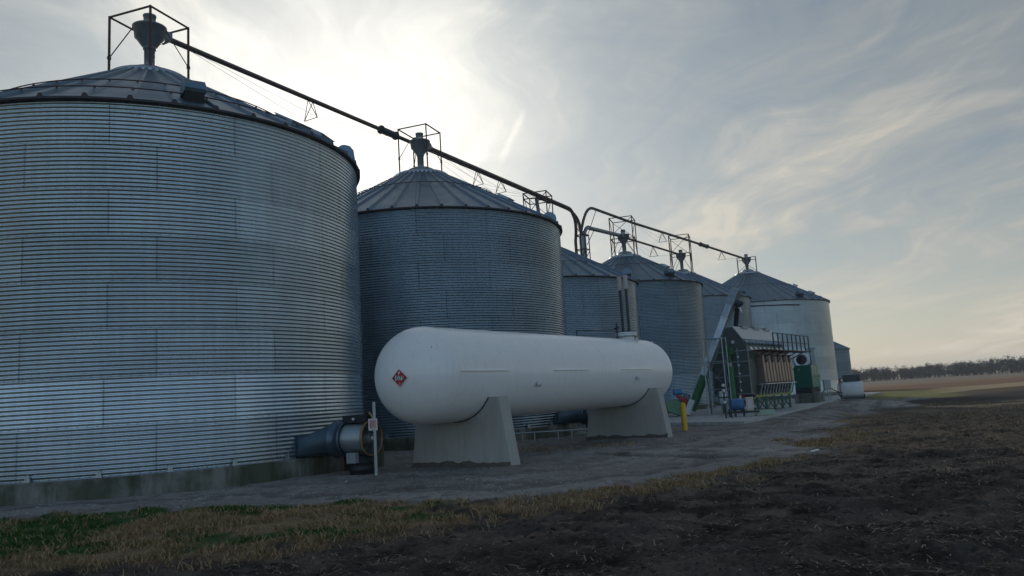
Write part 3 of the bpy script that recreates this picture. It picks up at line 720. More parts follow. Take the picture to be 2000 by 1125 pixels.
# identification smudge on the near saddle's end face
# ------------------------------------------------------------------ aeration fans
def aeration_fan(bidx, adeg, label, full=True):
    b = BINS[bidx]; cx, cy = b['c']; R = b['R']; a = R_(adeg); rad = Vector((math.cos(a), math.sin(a), 0)); tn = Vector((-rad.y, rad.x, 0)); Z = Vector((0, 0, 1))
    zc = .88; base = polar(cx, cy, a, R, 0); end = base+rad*2.1
    root = thing('aeration_fan', (end.x, end.y, 0), label, 'aeration fan', 'bin aeration fans')
    P = lambda s, t, h: base+rad*s+tn*t+Z*h
    # transition: low rectangle at the wall to a circle
    n = 32; rings = []
    for k in range(9):
        f = k/8; s = -.12+f*1.05; r = .43; ring = []
        for i in range(n):
            t = 2*math.pi*i/n; c_, s_ = math.cos(t), math.sin(t)
            sq = 1/max(abs(c_), abs(s_)); hw, hh, hc = .52, .26, .73
            rx, rz = c_*sq*hw, s_*sq*hh; g = f*f*(3-2*f)
            ring.append(P(s, rx*(1-g)+c_*r*g, (hc+rz)*(1-g)+(zc+s_*r)*g))
        rings.append(ring)
    m = MB(); V = [p for r_ in rings for p in r_]
    m.add(V, [(k*n+i, k*n+(i+1) % n, (k+1)*n+(i+1) % n, (k+1)*n+i) for k in range(8) for i in range(n)], 0, True)
    m.box(P(-.02, 0, .72), (.03, 1.16, .62), (rad, tn, Z)); m.build('transition_duct', fangrey, root)
    m = MB(); m.lathe(P(.93, 0, zc), [(.43, -.02), (.49, 0), (.49, .03), (.45, .04), (.45, .32), (.49, .33), (.49, .36), (.43, .37)], 40, rad); m.build('collar', fangrey, root)
    m = MB(); m.lathe(P(1.29, 0, zc), [(.40, 0), (.40, .72)], 40, rad); m.build('housing', galv_plain, root)
    m = MB(); m.lathe(P(2.01, 0, zc), [(.40, -.04), (.44, -.03), (.455, 0), (.45, .03), (.43, .05), (.415, .03), (.41, -.02)], 40, rad); g_ = m.build('inlet_ring', brass_ring, root)
    m = MB()
    for r_ in np.arange(.09, .41, .045): m.tube([P(2.045-.03*(r_/.41), r_*math.cos(t), zc+r_*math.sin(t)) for t in np.linspace(0, 2*math.pi, 33)], .0045, 4, caps=False)
    for k in range(8): t = k*math.pi/4; m.tube([P(2.05, 0, zc), P(2.02, .41*math.cos(t), zc+.41*math.sin(t))], .006, 4)
    m.build('guard', galv_dull, g_)
    m = MB(); m.lathe(P(1.55, 0, zc), [(.11, 0), (.13, .02), (.13, .42), (.08, .46), (.035, .46), (.035, .495)], 18, rad, cap=True); m.build('motor', grey_box, root)
    for k in range(6):
        m = MB(); t = k*math.pi/3; e = tn*math.cos(t)+Z*math.sin(t); f_ = rad.cross(e); c_ = P(1.44, 0, zc)
        m.add([c_+e*.06-f_*.03-rad*.02, c_+e*.06+f_*.03+rad*.02, c_+e*.38+f_*.10+rad*.04, c_+e*.38-f_*.10-rad*.04], [(0, 1, 2, 3)])
        m.build('blade', galv_dull, root)
    MB().lathe(P(2.035, 0, zc), [(.05, 0), (.05, .025), (.01, .03)], 14, rad, cap=True).build('hub_badge', white_dec, g_)
    m = MB(); m.box(P(1.62, 0, zc+.50), (.78, .34, .20), (rad, tn, Z)); cb = m.build('control_box', black_paint, root, bevel=.012)
    MB().lathe(P(1.60, -.175, zc+.50), [(.035, 0), (.035, .03), (.015, .04)], 12, -tn, cap=True).build('indicator', white_dec, cb)
    m = MB(); m.box(P(1.72, -.40, zc-.46), (.28, .16, .26), (rad, tn, Z)); m.build('junction_box', grey_box, root, bevel=.01)
    m = MB(); m.lathe(P(1.72, -.05, -.04), [(.31, 0), (.31, .14), (.325, .15), (.31, .16), (.31, .32), (.325, .33), (.31, .34), (.31, .49), (.0, .50)], 28); m.build('pedestal', black_paint, root)
    m = MB(); m.box(P(1.32, 0, .42), (.5, .1, .06), (rad, tn, Z)); m.box(P(1.16, .0, .26), (.14, .3, .36), (rad, tn, Z)); m.build('stand', rust_steel, root)
    return root
aeration_fan(1, -27.5, 'blue-grey round aeration fan with a tan inlet ring beside the warning sign')
aeration_fan(2, -25, 'aeration fan half hidden behind the far saddle of the white tank')
# concrete pier beside the fan
p = gnd(722, 905)
MB().box((-4.35, 22.5, .17), (.75, .6, .86), (Vector((.92, -.39, 0)), Vector((.39, .92, 0)), Vector((0, 0, 1)))).build('concrete_pier', conc_found, None, (-4.35, 22.5, 0), bevel=.02)
tag(bpy.data.objects['concrete_pier'], 'mossy concrete pier low to the ground behind the sign post', 'concrete pier')

# ------------------------------------------------------------------ sign
def sign():
    g = gnd(735, 928); root = thing('warning_sign', (g.x, g.y, 0), 'small white sign with red lettering on a perforated galvanised post', 'warning sign')
    X = Vector((.985, -.17, 0)); N = Vector((-.17, -.985, 0)); Z = Vector((0, 0, 1))
    m = MB(); m.bar((g.x, g.y, -.2), (g.x, g.y, 1.78), .036, .012, up=Vector((0, 1, 0)))
    for s in (-1, 1): m.box(Vector((g.x, g.y, .79))+X*(s*.028)-N*.012, (.012, .03, 1.98), (X, N, Z))
    pm = m.build('post', galv_plain, root)
    m = MB()
    for k in range(34): m.box(Vector((g.x, g.y, .08+k*.05))+N*.012, (.012, .004, .022), (X, N, Z))
    m.build('post_holes', dark_gap, pm)
    c = Vector((g.x, g.y, at(731, 829, g.y).z))+N*.02-X*.035
    m = MB(); m.box(c, (.235, .005, .29), (X, N, Z)); pn = m.build('panel', pink_dec, root)
    for i, t in enumerate(('PROPANE', 'EMERGENCY', 'SHUTOFF')):
        mm = MB(); wd = text_mesh(mm, t, .092, Vector((0, 0, 0)), Vector((1, 0, 0)), Vector((0, 1, 0)), .001)
        f = .165/wd; m = MB(); cc = c+N*.004+Z*(.075-.068*i)
        m.add([cc+X*(v[0]*f)+Z*(v[1])+N*(abs(v[2])) for v in mm.v], mm.f); m.build('lettering', redtext, pn)
    m = MB(); m.box(c+N*.004-Z*.122, (.10, .002, .008), (X, N, Z)); m.build('small_print', black_dec, pn)
    m = MB(); m.bar(c+Z*.13+X*.02-N*.03, c+Z*.31-X*.10-N*.03, .02, .04); m.build('yellow_clip', simple('faded_yellow', (.30, .26, .08), .6), root)
sign()

# ------------------------------------------------------------------ bollard, rail
def bollard():
    g = gnd(1338, 841); root = thing('bollard', (g.x, g.y, 0), 'yellow steel bollard between the white tank and the conveyor', 'bollard')
    zt = at(1333, 788, g.y).z
    MB().lathe((g.x, g.y, -.2), [(.11, 0), (.11, zt+.18), (.10, zt+.2)], 24).build('post', yellow_paint, root)
    MB().lathe((g.x, g.y, zt-.03), [(.10, 0), (.095, .03), (.06, .055), (.0, .065)], 24).build('domed_cap', yellow_paint, root)
bollard()
def rail():
    a = Vector((-1.2, 31.2, 0)); b = Vector((3.6, 31.0, 0)); root = thing('pipe_rail', a, 'low galvanised pipe rail on short posts behind the white tank', 'pipe rail')
    za = at(1020, 846, 31.1).z; m = MB(); m.tube([a+Vector((0, 0, za)), b+Vector((0, 0, za+.0))], .03, 8); m.build('rail', galv_plain, root)
    for t in (.1, .26, .36, .55, .66, .9):
        p = a.lerp(b, t); MB().tube([p-Vector((0, 0, .2)), p+Vector((0, 0, za))], .022, 8).build('post', galv_plain, root)
rail()

# ------------------------------------------------------------------ dryer and machinery on the pad
DA = Vector((.574, .819, 0)); DW = Vector((.819, -.574, 0)); Z = Vector((0, 0, 1)); PADZ = .12
DO = Vector((11.0, 44.75, 0))   # near left foot of the dryer
def D(a, w_, z_): return DO+DA*(a*.887)+DW*(w_*.887)+Z*(z_ if z_ < .3 else 1.643+(z_-1.643)*.887)
def dryer():
    root = thing('grain_dryer', DO+DW*1.4, 'large grey grain dryer with tan ribbed side and rooftop railing, on green legs', 'grain dryer')
    L, W = 8.0, 2.8
    m = MB(); prof = [(0, 1.0), (W-.35, 1.0), (W-.35, 3.75), (W-.65, 4.45), (W/2+.15, 5.3), (W/2-.15, 5.3), (.25, 4.4), (0, 3.75)]
    m.prism([D(0, a, b) for a, b in prof], DA*L*.887); m.build('housing', dryer_grey, root)
    # end panel trims and hatch
    m = MB()
    for a in (.02, .95, 1.75, W-.37): m.box(D(-.02, a, 2.4), (.03, .05, 2.75), (DA, DW, Z))
    for h in (1.1, 2.2, 3.1, 3.78): m.box(D(-.025, W/2-.17, h), (.03, W-.4, .05), (DA, DW, Z))
    m.build('end_trim', grey_box, root)
    m = MB(); m.lathe(D(-.02, 1.55, 4.35), [(.10, 0), (.10, .04)], 20, -DA, cap=True); m.build('sight_glass', galv_bright, root)
    for k in range(5):
        m = MB(); m.lathe(D(-.02, 1.75, 1.3+k*.52), [(.09, 0), (.07, .03), (.0, .04)], 14, -DA); m.build('access_port', galv_plain, root)
    # bright roof slope
    sl = [(W-.65, 4.47), (W/2+.15, 5.32)]
    nrm = Vector((0, 0, 0))+DW*(.85)+Z*(.9); nrm.normalize()
    m = MB(); P0 = D(0, sl[0][0], sl[0][1]); P1 = D(0, sl[1][0], sl[1][1])
    m.prism([P0+nrm*.01, P1+nrm*.01, P1+nrm*.05, P0+nrm*.05], DA*L*.887); m.build('roof_sheet', galv_plain, root)
    for k in range(12): MB().tube([D(.35+k*.65, W-.62, 4.42)+nrm*.02, D(.35+k*.65, W-.45, 4.20)], .12, 10).build('roof_scallop', galv_dull, root)
    for k in range(8):
        m = MB(); m.box(D(.9+k*.9, W-.50, 4.05), (.35, .03, .62), (DA, (DW*.9+Z*.45).normalized(), (Z*.9-DW*.45).normalized())); m.build('louver', galv_bright, root)
    for k, s in enumerate((2.2, 4.5, 6.8)):
        m = MB(); m.box(D(s, W/2+.1, 5.35), (.9, .35, .18), (DA, DW, Z)); m.build('roof_hatch', galv_dull, root)
    # tan grain columns down the field side
    for k in range(10):
        s = 1.5+k*.64; m = MB()
        poly = [D(s+.04, W-.35, 3.62), D(s+.04, W-.02, 3.50), D(s+.04, W+.05, 1.75), D(s+.04, W-.05, 1.62), D(s+.04, W-.35, 1.62)]
        m.prism(poly, DA*.42); m.prism([D(s+.46, W-.35, 3.62), D(s+.46, W-.14, 3.50), D(s+.46, W-.12, 1.75), D(s+.46, W-.2, 1.62), D(s+.46, W-.35, 1.62)], DA*.22)
        m.build('grain_column', tanpanel, root)
    m = MB(); m.box(D(1.5+3.2, W-.08, 1.63), (6.0, .38, .04), (DA, DW, Z)); m.build('column_ledge', galv_bright, root)
    m = MB(); m.prism([D(1.1, W-.4, 1.6), D(1.1, W-.16, 1.6), D(1.1, W-.34, .98), D(1.1, W-.6, .98)], DA*(6.9*.887)); m.build('hopper_sheet', dryer_grey, root)
    for k in range(12):
        s = 1.15+k*.62; m = MB(); m.bar(D(s, W-.06, 1.60), D(s, W-.24, .95), .055, .10); m.build('hopper_fin', galv_plain, root)
    for k in range(6):
        m = MB(); m.lathe(D(1.75+k*1.1, W-.20, 1.32), [(.09, 0), (.09, .05)], 12, DW, cap=True); m.build('clean_out', black_paint, root)
    for k in range(5):
        s = 2.3+k*1.25; m = MB(); m.lathe(D(s, W-.03, 3.25), [(.22, 0), (.22, .06), (.13, .07)], 16, DW, cap=True)
        m.build('inspection_hole', steel_dark, root)
    # catwalk with rail
    m = MB(); m.box(D(L/2+1.2, W+.30, 3.72), (L+1.4, .75, .06), (DA, DW, Z))
    for k in range(6): m.bar(D(.9+k*1.6, W-.33, 3.25), D(.9+k*1.6, W+.6, 3.69), .05)
    cw = m.build('catwalk', rust_steel, root)
    m = MB(); n = 9
    for k in range(n): m.bar(D(2.0+k*1.02, W+.66, 3.72), D(2.0+k*1.02, W+.66, 4.85), .06)
    for h in (4.28, 4.82): m.bar(D(2.0, W+.66, h), D(2.0+(n-1)*1.02, W+.66, h), .045)
    m.build('railing', steel_dark, cw)
    # base beam and legs
    m = MB(); m.box(D(L/2+.2, W-.38, .92), (L-.9, .10, .16), (DA, DW, Z)); m.box(D(L/2+.2, .2, .92), (L-.9, .10, .16), (DA, DW, Z)); m.build('base_beam', yellow_rail, root)
    for w_ in (.2, W-.38):
        for k in range(5):
            m = MB(); a = .9+k*1.7; m.bar(D(a, w_, PADZ-.02), D(a, w_, .86), .11); m.box(D(a, w_, PADZ+.015), (.24, .24, .03), (DA, DW, Z)); m.build('leg', dkgreen_paint, root)
        m = MB()
        for k in range(4):
            a = .9+k*1.7
            m.bar(D(a, w_+.03, PADZ+.1), D(a+1.7, w_+.03, .82), .05); m.bar(D(a+1.7, w_-.03, PADZ+.1), D(a, w_-.03, .82), .05)
        m.build('cross_brace', dkgreen_paint, root)
    # vertical screw housing on the control end
    m = MB(); m.tube([D(-.35, 1.35, .6), D(-.35, 1.35, 2.85)], .19, 18); sc1 = m.build('burner_tube', green_paint, root)
    m = MB(); m.tube([D(-.35, 1.35, 2.85), D(-.35, 1.35, 3.05)], .10, 14); m.build('tube_collar', lid_white, sc1)
    m = MB(); m.tube([D(-.35, 1.35, 3.05), D(-.35, 1.35, 3.6)], .08, 12); m.box(D(-.35, 1.35, 3.8), (.4, .45, .42), (DA, DW, Z)); m.build('upper_housing', green_paint, root)
    m = MB(); m.box(D(-.2, 2.2, .95), (.3, .9, .14), (DA, DW, Z)); m.build('discharge_box', black_paint, root)
    m = MB(); m.box(D(-.37, 1.95, .98), (.05, .25, .10), (DA, DW, Z)); m.build('reflector', red_paint, root)
dryer()
def tower():
    c0 = Vector((10.3, 43.5, 0)); root = thing('steel_tower', c0, 'slim galvanised support tower with cross braces, at the near end of the dryer', 'steel tower')
    P4 = [c0, c0+DW*1.1, c0+DW*1.1+DA*.65, c0+DA*.65]; H = 4.3
    for p in P4: MB().bar(p+Z*PADZ, p+Z*H, .06).build('post', galv_dull, root)
    for i in range(4):
        m = MB(); a, b = P4[i], P4[(i+1) % 4]
        for h in (1.5, 3.0, 4.25): m.bar(a+Z*h, b+Z*h, .035)
        m.bar(a+Z*1.5, b+Z*.4, .03); m.bar(a+Z*2.95, b+Z*1.6, .03); m.bar(a+Z*1.5, a+Z*4.25, .03)
        m.build('bracing', galv_dull, root)
tower()
def conveyor():
    base = gnd(1352, 812, PADZ); yb = base.y
    a = at(1349, 806, yb); b = at(1436, 572, yb-.2)
    root = thing('inclined_conveyor', base, 'steep enclosed grain conveyor, green at its foot and galvanised above, leading to the dryer', 'conveyor')
    dv = (b-a).normalized(); sd = Vector((.85, -.52, 0)); sd = (sd-dv*sd.dot(dv)).normalized(); nn = dv.cross(sd)
    L = (b-a).length
    def pt(f): return a+dv*(L*f)
    m = MB(); p0, p1 = pt(.02), pt(.30); m.box((p0+p1)/2, (.34, .42, (p1-p0).length), (sd, nn, dv)); m.build('boot_housing', green_paint, root)
    segs = [(.30, .56), (.56, .78), (.78, .90)]
    for i, (f0, f1) in enumerate(segs):
        p0, p1 = pt(f0), pt(f1); m = MB(); ln = (p1-p0).length
        m.box((p0+p1)/2, (.36, .42, ln-.02), (sd, nn, dv))
        for s in (-.12, .12):
            for sg in (-1, 1): m.box((p0+p1)/2+sd*s+nn*(.23*sg), (.13, .08, ln-.10), (sd, nn, dv))
        m.box(p1, (.44, .56, .06), (sd, nn, dv)); m.build('trough', galv_bright if i < 2 else galv_plain, root)
    p0, p1 = pt(.90), pt(1.0); m = MB(); m.box((p0+p1)/2, (.46, .56, (p1-p0).length), (sd, nn, dv)); m.tube([p1-sd*.23, p1+sd*.23], .28, 16); m.build('head', galv_dull, root)
    m = MB(); s0 = pt(.93)+sd*.40; s1 = at(1440, 600, yb+.1); s2 = at(1437, 640, yb+.5)
    m.tube([s0-sd*.2, s0+sd*.12, s1, s2], [.16, .16, .14, .13], 12); m.tube([s2, s2+Z*.08], .18, 12); m.build('spout', steel_dark, root)
    m = MB(); c_ = at(1441, 590, yb-.2); m.prism([c_+Z*.55-sd*.08, c_+sd*.14-Z*.5, c_-sd*.2-Z*.1], nn*.25); m.build('spout_hood', white_paint2, root)
    # motor, guard and intake hopper at the foot
    q0 = at(1324, 768, yb); m = MB(); m.tube([q0-Vector((.25, 0, -.05)), q0+Vector((.22, 0, .05))], .17, 16); m.build('drive_motor', blue_paint, root)
    m = MB(); g0 = at(1332, 778, yb-.05); m.prism([g0+Vector((-.35, 0, .1)), g0+Vector((-.3, 0, .22)), g0+Vector((.28, 0, -.02)), g0+Vector((.42, 0, -.32)), g0+Vector((.2, 0, -.35))], Vector((.1, .3, 0))); m.build('belt_guard', red_paint, root)
    m = MB(); h0 = at(1327, 795, yb+.1)
    m.prism([h0+Vector((-.75, 0, .35)), h0+Vector((.55, 0, .45)), h0+Vector((.62, 0, -.35)), h0+Vector((.1, 0, -.5)), h0+Vector((-.65, 0, -.2))], Vector((0, 1.0, 0))); m.build('intake_hopper', palegreen, root)
    m = MB()
    for dx in (-.65, -.1, .5): m.bar(Vector((h0.x+dx, h0.y+.1, PADZ)), Vector((h0.x+dx, h0.y+.1, h0.z-.15)), .05)
    m.bar(Vector((h0.x-.7, h0.y+.1, PADZ+.25)), Vector((h0.x+.55, h0.y+.1, PADZ+.25)), .05); m.tube([Vector((h0.x-.95, h0.y, PADZ+.25)), Vector((h0.x-.95, h0.y+.15, PADZ+.25))], .2, 16); m.build('undercarriage', rust_steel, root)
    m = MB(); c_ = at(1347, 795, yb-.3); m.box(c_, (.28, .2, .85), (sd, nn, dv)); m.build('side_panel', white_paint2, root)
    m = MB(); c_ = at(1341, 774, yb+.2); m.box(c_, (.34, .3, .30), (sd, nn, Z)); m.build('switch_box', grey_box, root)
    pp = pt(.33); MB().bar(pp+nn*.2, Vector((pp.x+.35, pp.y+.9, PADZ)), .07).build('prop_leg', galv_dull, root)
    pp = pt(.62); MB().bar(pp, Vector((10.5, 43.6, 4.0)), .05).build('stay_bar', galv_dull, root)
conveyor()
def elecbox():
    g = gnd(1416, 814, PADZ); root = thing('electrical_cabinet', (g.x, g.y, PADZ), 'grey electrical cabinet on two thin posts, left of the blue pump motor', 'electrical cabinet')
    z_ = at(1413, 776, g.y).z; m = MB(); m.box((g.x, g.y, z_), (.42, .25, .62)); m.build('cabinet', grey_box, root, bevel=.015)
    m = MB(); m.box((g.x+.02, g.y-.135, z_+.06), (.18, .01, .18)); m.build('nameplate', white_dec, root)
    for s in (-.12, .12): MB().bar((g.x+s, g.y, PADZ), (g.x+s, g.y, z_-.3), .045).build('post', galv_plain, root)
elecbox()
def pump():
    g = gnd(1440, 814, PADZ); c0 = at(1439, 790, g.y); root = thing('pump_motor', (g.x, g.y, PADZ), 'blue cylindrical motor on a steel skid in front of the dryer', 'pump motor')
    X = Vector((.94, -.34, 0)); Y = Vector((.34, .94, 0))
    m = MB(); m.lathe(c0-X*.38, [(.12, 0), (.25, .05), (.27, .1), (.27, .62), (.22, .70), (.1, .74)], 24, X, cap=True); m.build('motor', blue_paint, root)
    m = MB(); 
    for k in range(9): m.lathe(c0-X*(.25-k*.055), [(.272, 0), (.288, .008), (.272, .016)], 24, X)
    m.build('cooling_fins', blue_paint, root)
    m = MB(); m.box(c0+X*.62, (.34, .35, .66), (X, Y, Z)); gb = m.build('belt_guard', cream, root, bevel=.02)
    m = MB(); m.box(c0+X*.62-Y*.18, (.16, .012, .44), (X, Y, Z)); m.build('warning_label', pink_dec, gb)
    m = MB(); m.box(Vector((c0.x, c0.y, PADZ+.22))+X*.3, (1.5, .5, .08), (X, Y, Z))
    for s in (-.38, -.1, .3, .85): m.bar(Vector((c0.x, c0.y, PADZ))+X*s, Vector((c0.x, c0.y, c0.z-.2))+X*s, .08)
    m.build('skid', steel_dark, root)
    m = MB(); m.box(Vector((c0.x, c0.y, PADZ+.16))+X*1.25+Y*.2, (.9, .5, .22), (X, Y, Z)); m.build('base_tray', simple('pale_green_paint', (.35, .48, .38), .5), root)
    m = MB(); m.tube([c0+Z*.2+X*.2, c0+Z*.42+X*.2], .05, 10); m.build('lifting_eye', white_dec, root)
pump()
def valve_stand():
    g = gnd(1425, 818, PADZ); root = thing('valve_stand', (g.x, g.y+.6, PADZ), 'white and dark valve pipe stand between the grey cabinet and the green tube', 'valve stand')
    m = MB(); b = Vector((g.x, g.y+.6, PADZ)); m.tube([b, b+Z*1.65], .04, 8); m.tube([b+Z*1.0-Vector((.25, 0, 0)), b+Z*1.0+Vector((.3, 0, 0))], .035, 8); m.tube([b+Vector((.28, 0, 1)), b+Vector((.28, 0, 0))], .035, 8)
    m.build('pipe', steel_dark, root)
    for h in (.7, 1.25, 1.5): MB().lathe(b+Z*h, [(.05, 0), (.075, .03), (.075, .1), (.05, .13)], 12, cap=True).build('valve', white_paint2, root)
valve_stand()
def generator():
    g = gnd(1568, 788, PADZ); root = thing('generator', (g.x+.6, g.y+.9, PADZ), 'green enclosed generator with pale side panel on a concrete block', 'generator')
    GA = Vector((.53, .848, 0)); GW = Vector((.848, -.53, 0))
    o = Vector((g.x-.15, g.y+.55, 0))
    def G(a, w_, z_): return o+GA*a+GW*w_+Z*z_
    m = MB(); m.box(G(1.5, .55, PADZ+.32), (3.4, 1.35, .70), (GA, GW, Z)); m.build('plinth', conc_found, root, bevel=.02)
    m = MB(); m.box(G(1.35, .55, .98), (2.9, 1.05, .30), (GA, GW, Z)); m.box(G(-.1, .55, .86), (.1, 1.1, .12), (GA, GW, Z)); m.build('skid', black_paint, root)
    m = MB(); m.box(G(.0, .62, .96), (.04, .5, .16), (GA, GW, Z)); m.build('fork_pocket', grey_box, root)
    zt = 2.78; zb = 1.14
    m = MB(); m.box(G(1.4, .55, (zt+zb)/2), (2.7, 1.12, zt-zb), (GA, GW, Z)); hs = m.build('enclosure', dkgreen_paint, root, bevel=.03)
    for k in range(3):
        m = MB(); m.box(G(.56+k*.87, 1.125, (zt+zb)/2), (.80, .03, zt-zb-.12), (GA, GW, Z)); d_ = m.build('side_door', palegreen, root, bevel=.01)
        MB().box(G(.86+k*.87, 1.15, (zt+zb)/2), (.05, .03, .16), (GA, GW, Z)).build('handle', black_paint, d_)
    m = MB(); m.box(G(.04, .30, zt-.30), (.02, .12, .16), (GA, GW, Z)); m.build('badge', palegreen, root)
    m = MB(); m.tube([G(2.0, .7, zt), G(2.0, .7, zt+.12)], .06, 10); m.build('exhaust', black_paint, root)
generator()
def blower():
    # axial blower on its stand just beyond the end of the catwalk
    c0 = at(1565, 703, 58.0); X = Vector((.97, -.24, 0)); N = Vector((-.24, -.97, 0)); Y = -N
    root = thing('blower', (c0.x, c0.y+.6, PADZ), 'round dark-mouthed blower in a white housing, above the green generator', 'blower')
    m = MB(); m.lathe(c0, [(.36, .0), (.40, .10), (.50, .14), (.56, .05), (.60, -.08), (.60, -.5), (.30, -.6)], 28, N); m.build('housing', fabric, root)
    m = MB(); 
    for k in range(8):
        a0_, a1_ = k*math.pi/4+.1, (k+1)*math.pi/4-.02
        m.add([c0+N*.02, c0+N*.02+(X*math.cos(a0_)+Z*math.sin(a0_))*.36, c0-N*.02+(X*math.cos((a0_+a1_)/2)+Z*math.sin((a0_+a1_)/2))*.38, c0-N*.05+(X*math.cos(a1_)+Z*math.sin(a1_))*.36], [(0, 1, 2, 3)])
    m.lathe(c0-N*.12, [(.38, 0), (.0, .001)], 24, N); m.build('fan_blade', simple('dark_blade', (.03, .022, .025), .5, .3), root)
    m = MB(); m.box(c0+X*.82+Y*.3-Z*.05, (.30, .6, 1.5), (X, Y, Z)); m.box(c0+X*.75+Y*.3+Z*.78, (.62, .5, .16), (X, Y, Z)); m.build('support_column', grey_box, root, bevel=.02)
    m = MB(); m.tube([c0-X*.5+Z*.25-N*-.05, c0-X*.2+Z*.62, c0+X*.15+Z*.70, c0+X*.45+Z*.50], .13, 10); m.tube([c0-X*.5-Z*.5, c0-Z*.68, c0+X*.4-Z*.55], .15, 10); m.build('padding', fabric, root)
    m = MB()
    for s in (-.5, .95):
        for t in (.15, .65): m.bar(Vector((c0.x, c0.y, PADZ))+X*s+Y*t, Vector((c0.x, c0.y, c0.z-.5))+X*s+Y*t, .09)
    m.box(Vector((c0.x, c0.y, c0.z-.62))+X*.25+Y*.4, (1.7, .7, .08), (X, Y, Z)); m.build('stand', steel_dark, root)
blower()
def cabinet2():
    g = gnd(1616, 782, PADZ); root = thing('electrical_cabinet', (g.x, g.y, PADZ), 'small grey electrical cabinet on three posts, right of the green generator', 'electrical cabinet')
    c0 = at(1615, 751, g.y); MB().box(c0, (.5, .22, .72)).build('cabinet', grey_box, root, bevel=.015)
    for s in (-.18, 0, .18): MB().bar((c0.x+s, g.y, PADZ), (c0.x+s, g.y, c0.z-.3), .05).build('post', galv_dull, root)
    m = MB(); m.tube(arc(c0-Z*.3-Vector((.2, 0, 0)), c0-Z*.8-Vector((.4, 0, 0)), c0-Z*1.2-Vector((1.3, -.3, -.2)), 8), .03, 6); m.tube(arc(c0-Z*.2+Vector((.2, 0, 0)), c0-Z*.75+Vector((.7, 0, 0)), c0-Z*.7+Vector((1.6, 0, 0)), 8), .03, 6); m.build('cable', rubber, root)
cabinet2()
def fuel_tank():
    g = gnd(1670, 779, PADZ); root = thing('fuel_tank', (g.x, g.y, PADZ), 'white rounded fuel tank carrying a dark box, at the far end of the pad', 'fuel tank')
    X = Vector((.92, -.38, 0)); Y = Vector((.38, .92, 0)); o = Vector((g.x, g.y+.8, PADZ))
    def Q(a, b, c): return o+X*(a*.82+.18)+Y*b+Z*c
    # horizontal barrel with flattened sides
    prof = []
    for t in np.linspace(0, 2*math.pi, 36, endpoint=False):
        c_, s_ = math.cos(t), math.sin(t); prof.append((abs(c_)**.6*math.copysign(.62, c_), .72+abs(s_)**.7*math.copysign(.58, s_)))
    m = MB(); n = len(prof); V = []
    for a, f in ((-.95, .86), (-.92, .95), (-.85, 1), (.85, 1), (.92, .95), (.95, .86)):
        V += [Q(a, p[0]*f, .72+(p[1]-.72)*f) for p in prof]
    m.add(V, [(k*n+i, k*n+(i+1) % n, (k+1)*n+(i+1) % n, (k+1)*n+i) for k in range(5) for i in range(n)], 0, True); m.add(V[:n], [tuple(range(n))]); m.add(V[-n:], [tuple(range(n))])
    m.build('tank', white_paint2, root)
    m = MB(); m.box(Q(0, 0, .06), (1.6, .9, .12), (X, Y, Z))
    for s in (-.98, .98): m.bar(Q(s, -.5, 0), Q(s, -.5, .35), .07)
    m.build('skid', steel_dark, root)
    m = MB(); m.box(Q(.05, 0, 1.55), (1.2, .7, .50), (X, Y, Z)); bx = m.build('tool_box', simple('dark_slate_paint', (.035, .05, .055), .4, .2), root, bevel=.02)
    MB().box(Q(.05, 0, 1.815), (1.25, .75, .04), (X, Y, Z)).build('lid', galv_dull, bx)
    m = MB(); m.box(Q(-.88, -.2, 1.42), (.25, .3, .34), (X, Y, Z)); pu = m.build('fuel_pump', red_paint, root)
    MB().lathe(Q(-.78, -.37, 1.42), [(.09, 0), (.09, .03)], 14, -Y, cap=True).build('dial', white_dec, pu)
    m = MB(); m.tube([Q(-.95, -.3, 1.35), Q(-1.15, -.4, 1.1), Q(-1.2, -.45, .7), Q(-1.08, -.45, .2), Q(-1.0, -.5, .1), Q(-.92, -.52, .3), Q(-.9, -.52, .9), Q(-.82, -.45, 1.25)], .03, 8); m.build('hose', rubber, root)
fuel_tank()

# ------------------------------------------------------------------ ground
rng = np.random.default_rng(5)
def vnoise(x, y, seed=0):
    xi = np.floor(x).astype(np.int64); yi = np.floor(y).astype(np.int64); fx = x-xi; fy = y-yi
    fx = fx*fx*(3-2*fx); fy = fy*fy*(3-2*fy)
    def h(a, b):
        n = (a*374761393 + b*668265263 + seed*982451653) & 0xffffffff
        n = ((n ^ (n >> 13))*1274126177) & 0xffffffff
        return ((n ^ (n >> 16)) & 0xffff)/65535.0
    return (h(xi, yi)*(1-fx)+h(xi+1, yi)*fx)*(1-fy)+(h(xi, yi+1)*(1-fx)+h(xi+1, yi+1)*fx)*fy
def fbm(x, y, scale, octv=4, seed=0, g=.55):
    s = 0; a = 1; t = 0
    for o in range(octv):
        s = s+a*vnoise(x*scale+17.3*o, y*scale-9.1*o, seed+o); t += a; a *= g; scale *= 2.03
    return s/t
GL = [(-60, 16.5), (-20, 15.9), (-10, 15.4), (-3.05, 14.7), (-.6, 13.9), (1.5, 14.6), (4.0, 16.2), (6.4, 19.4), (9.2, 25.2), (13.4, 34.5), (18.5, 44.5), (25, 55), (31, 63), (40, 76), (60, 110)]
def sdist(x, y, line):
    best = np.full(x.shape, 1e9); sg = np.ones(x.shape)
    for (ax, ay), (bx, by) in zip(line[:-1], line[1:]):
        dx, dy = bx-ax, by-ay; L2 = dx*dx+dy*dy; t = np.clip(((x-ax)*dx+(y-ay)*dy)/L2, 0, 1)
        ex = x-(ax+t*dx); ey = y-(ay+t*dy); dd = np.hypot(ex, ey); cr = dx*ey-dy*ex; m_ = dd < best
        best = np.where(m_, dd, best); sg = np.where(m_, np.where(cr < 0, 1.0, -1.0), sg)
    return best*sg
def smooth(a, b, x): t = np.clip((x-a)/(b-a), 0, 1); return t*t*(3-2*t)
